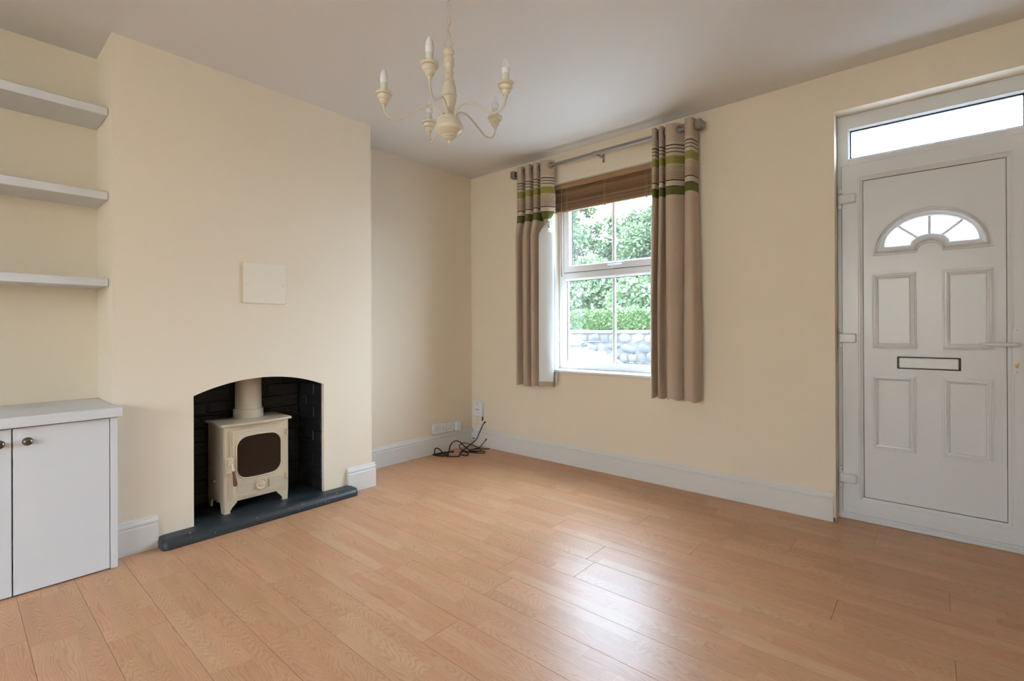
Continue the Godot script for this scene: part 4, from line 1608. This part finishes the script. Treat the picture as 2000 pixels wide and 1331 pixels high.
# ------------------------------------------------------------------ chandelier
func build_chandelier() -> void:
	var c := Vector3(1.798, 0, 1.887)
	var t := thing("chandelier", "cream five-arm candle chandelier hanging on a chain", "chandelier", Vector3(c.x, 1.84, c.z))
	var k := 1.0 / 2109.0
	var top := 2.2306
	var raw := [[1241, 0], [1240, 9], [1230, 16], [1220, 17], [1213, 12], [1209, 24], [1198, 46], [1190, 50], [1186, 47], [1182, 60], [1172, 64], [1166, 58], [1162, 74], [1148, 97], [1130, 114], [1108, 121], [1088, 118], [1064, 107], [1048, 96], [1042, 92], [1038, 96], [1028, 94], [1024, 80], [1021, 38], [1012, 36], [964, 35], [960, 40], [956, 50], [946, 51], [940, 44], [932, 42], [900, 54], [862, 62], [848, 62], [843, 57], [838, 69], [824, 70], [818, 60], [808, 61], [780, 60], [740, 53], [714, 43], [708, 38], [704, 47], [692, 48], [688, 36], [678, 32], [648, 32], [643, 31], [638, 41], [628, 41], [623, 32], [600, 30], [580, 36], [570, 44], [558, 46], [551, 44], [547, 36], [540, 41], [520, 45], [496, 41], [484, 31], [474, 31], [466, 40], [454, 47], [440, 47], [432, 42], [425, 38], [424, 0]]
	var prof := []
	for r in raw:
		prof.append(Vector2(r[1] * k, top - (r[0] - 425) * k))
	var st := begin()
	lathe(st, prof, c, 36)
	part("turned_column", st, M.cream_wood, t)
	var R := Vector3(cos(0.712), 0, -sin(0.712))
	var F := Vector3(-sin(0.712), 0, -cos(0.712))
	for i in 5:
		var th := deg_to_rad(-98.2 + 72.0 * i)
		var d := R * cos(th) + F * sin(th)
		var side := d.cross(Vector3.UP)
		var arm := Node3D.new()
		arm.name = "arm"
		t.add_child(arm, true)
		var cv := Curve3D.new()
		var at := func(r: float, y: float) -> Vector3: return c + d * r + Vector3.UP * y
		cv.add_point(at.call(0.026, 1.935), Vector3.ZERO, Vector3(0, 0.035, 0))
		cv.add_point(at.call(0.079, 1.9935), -d * 0.03, d * 0.03)
		cv.add_point(at.call(0.165, 1.951), -d * 0.03 + Vector3.UP * 0.02, d * 0.025 - Vector3.UP * 0.016)
		cv.add_point(at.call(0.213, 1.929), -d * 0.022, d * 0.03)
		cv.add_point(at.call(0.26, 1.982), Vector3(0, -0.035, 0), Vector3.ZERO)
		var pts := []
		for j in 33:
			var f := j / 8.0
			pts.append(cv.sample(mini(int(f), 3), f - mini(int(f), 3)))
		st = begin()
		tube(st, pts, 0.0042, 10)
		part("arm_tube", st, M.cream_metal, arm)
		var cc: Vector3 = c + d * 0.26
		st = begin()
		lathe(st, [Vector2(0, 1.974), Vector2(0.006, 1.974), Vector2(0.0078, 1.983), Vector2(0.0075, 1.985), Vector2(0.0115, 1.9865), Vector2(0.013, 1.989), Vector2(0.012, 1.991), Vector2(0.0175, 1.996), Vector2(0.0195, 2.002), Vector2(0.0175, 2.0045), Vector2(0.022, 2.007), Vector2(0.0272, 2.015), Vector2(0.028, 2.0195), Vector2(0.0255, 2.0215), Vector2(0.0325, 2.024), Vector2(0.0335, 2.028), Vector2(0.0325, 2.033), Vector2(0.027, 2.0335), Vector2(0.024, 2.03), Vector2(0, 2.03)], cc, 28)
		part("drip_cup", st, M.cream_wood, arm)
		st = begin()
		lathe(st, [Vector2(0, 2.03), Vector2(0.0138, 2.03), Vector2(0.0138, 2.068), Vector2(0.012, 2.07), Vector2(0, 2.07)], cc, 20)
		part("candle_sleeve", st, M.candle, arm)
		# candle bulb: white collar, glass flame (frosted on two arms, clear on the others)
		st = begin()
		lathe(st, [Vector2(0, 2.066), Vector2(0.0125, 2.068), Vector2(0.0152, 2.074), Vector2(0.016, 2.084), Vector2(0.0158, 2.09), Vector2(0.0, 2.091)], cc, 20)
		part("bulb_collar", st, M.bulb_white, arm)
		var frosted := i == 0 or i == 4
		st = begin()
		lathe(st, [Vector2(0.0157, 2.0885), Vector2(0.0155, 2.095), Vector2(0.0142, 2.105), Vector2(0.0115, 2.115), Vector2(0.008, 2.1225), Vector2(0.0042, 2.1275), Vector2(0, 2.129)], cc, 20)
		part("bulb_glass", st, M.bulb_frost if frosted else M.bulb_clear, arm)
	# stem, ring and chain up to the ceiling
	st = begin()
	tube(st, [c + Vector3.UP * 2.228, c + Vector3.UP * 2.268], 0.003, 8)
	part("stem", st, M.cream_metal, t)
	var y := 2.247
	st = begin()
	var ringp := []
	for j in 24:
		var an := TAU * j / 24.0
		ringp.append(c + Vector3.UP * (y + 0.005) + R * 0.018 * cos(an) + Vector3.UP * 0.018 * sin(an))
	tube(st, ringp, 0.0014, 6, true)
	part("suspension_ring", st, M.cream_metal, t)
	y = 2.264
	var n := 0
	while y < CEIL - 0.02:
		var ax := R if n % 2 == 0 else F
		var pts := []
		for j in 20:
			var an := TAU * j / 20.0
			var yy := sin(an) * 0.0075 + (0.011 if sin(an) > 0 else -0.011)
			pts.append(c + Vector3.UP * (y + 0.0165 + yy) + ax * 0.0065 * cos(an))
		st = begin()
		tube(st, pts, 0.0014, 6, true)
		part("chain_link", st, M.cream_metal, t)
		y += 0.0335
		n += 1
	st = begin()
	var wire := []
	for j in 30:
		var f := j / 29.0
		wire.append(c + Vector3.UP * lerpf(2.232, CEIL - 0.008, f) + R * 0.005 * sin(f * 17.0) + F * 0.004 * cos(f * 14.0))
	tube(st, wire, 0.0022, 8)
	part("flex", st, M.cream_metal, t)
	st = begin()
	lathe(st, [Vector2(0, -0.03), Vector2(0.012, -0.028), Vector2(0.03, -0.02), Vector2(0.045, -0.008), Vector2(0.048, 0), Vector2(0, 0)], c + Vector3.UP * (CEIL - 0.0005), 28)
	part("ceiling_rose", st, M.cream_metal, t)


# ------------------------------------------------------------------ sockets and cables in the corner
func build_corner_things() -> void:
	var st: SurfaceTool
	for i in 2:
		var za := 0.342 if i == 0 else 0.193
		var zb := za + 0.147
		var lab: String = ["white twin wall socket with both outlets free", "white twin wall socket with the plugged-in adapter"][i]
		var t := thing("wall_socket", lab, "socket", Vector3(0, 0.172, (za + zb) / 2), "sockets above the skirting")
		st = begin()
		box(st, Vector3(0, 0.172, za + 0.0005), Vector3(0.02, 0.257, zb - 0.0005), 0.002)
		part("back_box", st, M.plastic, t)
		st = begin()
		box(st, Vector3(0.02, 0.171, za), Vector3(0.029, 0.258, zb - 0.0002), 0.003)
		part("face_plate", st, M.plastic, t)
		for k in 2:
			var zc: float = lerpf(za, zb, 0.24 if k == 0 else 0.76)
			for h in [[0.0, 0.012, 0.004, 0.008], [-0.011, -0.009, 0.0065, 0.004], [0.011, -0.009, 0.0065, 0.004]]:
				st = begin()
				box(st, Vector3(0.0285, 0.208 + h[1] - h[3] / 2, zc + h[0] - h[2] / 2), Vector3(0.0293, 0.208 + h[1] + h[3] / 2, zc + h[0] + h[2] / 2))
				part("pin_hole", st, M.socket_dark, t)
			var zs: float = lerpf(za, zb, 0.43 if k == 0 else 0.57)
			st = begin()
			obox(st, Vector3(0.0295, 0.222, zs), Vector3(0.0022, 0.011, 0.0055), Basis(Vector3.BACK, 0.12), 0.001)
			part("rocker_switch", st, M.plastic, t)
	var ad := thing("plug_adapter", "small white box adapter plugged into the twin socket", "adapter", Vector3(0.05, 0.165, 0.215))
	st = begin()
	box(st, Vector3(0.0295, 0.168, 0.198), Vector3(0.062, 0.246, 0.246), 0.004)
	part("adapter_case", st, M.plastic, ad)
	st = begin()
	tube(st, [Vector3(0.05, 0.169, 0.22), Vector3(0.052, 0.14, 0.222), Vector3(0.05, 0.09, 0.232), Vector3(0.045, 0.03, 0.225), Vector3(0.05, 0.004, 0.215)], 0.0016, 6)
	part("adapter_lead", st, M.plastic, ad)
	# broadband box on the window wall
	var bb := thing("broadband_box", "white wall box beside the corner with a small dark mark", "wall box", Vector3(0.103, 0.27, 0))
	st = begin()
	box(st, Vector3(0.043, 0.27, 0.0), Vector3(0.163, 0.405, 0.008), 0.002)
	part("back_plate", st, M.plastic, bb)
	st = begin()
	box(st, Vector3(0.046, 0.273, 0.008), Vector3(0.157, 0.402, 0.033), 0.005)
	part("cover", st, M.plastic, bb)
	st = begin()
	for i in 8:
		box(st, Vector3(0.08 + i * 0.0055, 0.3365, 0.0325), Vector3(0.0842 + i * 0.0055, 0.3415 + (0.002 if i in [0, 3, 7] else 0.0), 0.0334))
	part("printed_mark", st, M.socket_dark, bb, "row of tiny dark printed letters")
	st = begin()
	box(st, Vector3(0.085, 0.392, 0.032), Vector3(0.115, 0.394, 0.0336))
	part("cover_slot", st, M.socket_dark, bb)
	st = begin()
	box(st, Vector3(0.146, 0.238, 0.006), Vector3(0.156, 0.272, 0.018), 0.002)
	part("cable_plug", st, M.black_plastic, bb)
	st = begin()
	tube(st, [Vector3(0.075, 0.272, 0.012), Vector3(0.07, 0.24, 0.006), Vector3(0.056, 0.2, 0.005), Vector3(0.05, 0.165, 0.006)], 0.002, 6)
	part("white_lead", st, M.plastic, bb)
	var ce := thing("cable_grommet", "small round white cable cap below the wall box", "cable cap", Vector3(0.112, 0.212, 0))
	st = begin()
	lathe(st, [Vector2(0, 0), Vector2(0.02, 0), Vector2(0.021, 0.006), Vector2(0.017, 0.016), Vector2(0.008, 0.021), Vector2(0, 0.022)], Vector3(0.112, 0.212, 0), 20, Basis(Vector3.RIGHT, Vector3.BACK, Vector3.DOWN))
	part("cap", st, M.plastic, ce)
	var ps := thing("phone_socket", "small white phone socket fixed to the skirting in the corner", "socket", Vector3(0.06, 0.05, 0.02))
	st = begin()
	box(st, Vector3(0.024, 0.048, 0.0005), Vector3(0.09, 0.115, 0.034), 0.004)
	part("case", st, M.plastic, ps)
	st = begin()
	box(st, Vector3(0.046, 0.06, 0.0335), Vector3(0.068, 0.072, 0.0345))
	part("port", st, M.socket_dark, ps)
	# loose black cables on the floor: plan points with height
	var cab := [
		["black power cable looped on the floor with one end standing up", 0.0048, [[0.205, 0.228, 0.045], [0.19, 0.2, 0.055], [0.172, 0.14, 0.075], [0.15, 0.075, 0.1], [0.12, 0.035, 0.14], [0.125, 0.012, 0.21], [0.15, 0.006, 0.28], [0.19, 0.006, 0.335], [0.24, 0.006, 0.36], [0.29, 0.006, 0.35], [0.275, 0.012, 0.31], [0.22, 0.007, 0.285], [0.17, 0.008, 0.27], [0.19, 0.006, 0.33], [0.22, 0.006, 0.37], [0.255, 0.005, 0.4], [0.22, 0.005, 0.44], [0.17, 0.005, 0.465], [0.13, 0.012, 0.46], [0.075, 0.05, 0.47], [0.05, 0.055, 0.49], [0.06, 0.02, 0.505], [0.1, 0.006, 0.5], [0.15, 0.005, 0.47], [0.16, 0.02, 0.44], [0.13, 0.075, 0.39], [0.1, 0.095, 0.31], [0.1, 0.075, 0.25], [0.13, 0.03, 0.215], [0.19, 0.006, 0.21], [0.24, 0.005, 0.23]]],
		["thin black cable coiled beside the window-wall skirting with a raised tip", 0.0037, [[0.225, 0.075, 0.05], [0.21, 0.045, 0.07], [0.195, 0.014, 0.1], [0.17, 0.005, 0.14], [0.17, 0.004, 0.2], [0.215, 0.004, 0.225], [0.26, 0.004, 0.19], [0.24, 0.006, 0.13], [0.18, 0.012, 0.105], [0.12, 0.045, 0.16], [0.1, 0.06, 0.22], [0.11, 0.035, 0.265], [0.16, 0.006, 0.25], [0.25, 0.004, 0.24], [0.31, 0.004, 0.215], [0.33, 0.004, 0.17], [0.3, 0.004, 0.145], [0.26, 0.006, 0.17], [0.22, 0.006, 0.2], [0.17, 0.005, 0.17], [0.2, 0.005, 0.12], [0.25, 0.004, 0.07], [0.27, 0.004, 0.045]]],
		["short black lead folded against the skirting under the twin socket", 0.005, [[0.1, 0.006, 0.345], [0.07, 0.006, 0.39], [0.05, 0.006, 0.45], [0.045, 0.008, 0.51], [0.08, 0.006, 0.515], [0.14, 0.006, 0.49], [0.17, 0.012, 0.455], [0.14, 0.014, 0.43], [0.1, 0.008, 0.45], [0.07, 0.007, 0.48]]],
	]
	for q in cab:
		var pts: Array = q[2]
		var t := thing("black_cable", q[0], "cable", Vector3(pts[4][0], 0, pts[4][2]), "loose cables in the corner")
		var cv := Curve3D.new()
		for i in pts.size():
			var p := Vector3(pts[i][0], pts[i][1], pts[i][2])
			var a: Array = pts[maxi(i - 1, 0)]
			var b: Array = pts[mini(i + 1, pts.size() - 1)]
			var tg := Vector3(b[0] - a[0], b[1] - a[1], b[2] - a[2]) * 0.18
			cv.add_point(p, -tg, tg)
		var path := []
		var steps := (pts.size() - 1) * 6
		for i in steps + 1:
			var f := i / 6.0
			var j := mini(int(f), pts.size() - 2)
			var p := cv.sample(j, f - j)
			p.y = maxf(p.y, q[1] + 0.0003)
			path.append(p)
		st = begin()
		tube(st, path, q[1], 7)
		part("sheath", st, M.black_plastic, t)
		st = begin()
		tube(st, [path[0], path[0] + (path[0] - path[2]).normalized() * 0.016], q[1] * 1.5, 8)
		part("end_plug", st, M.black_plastic, t)
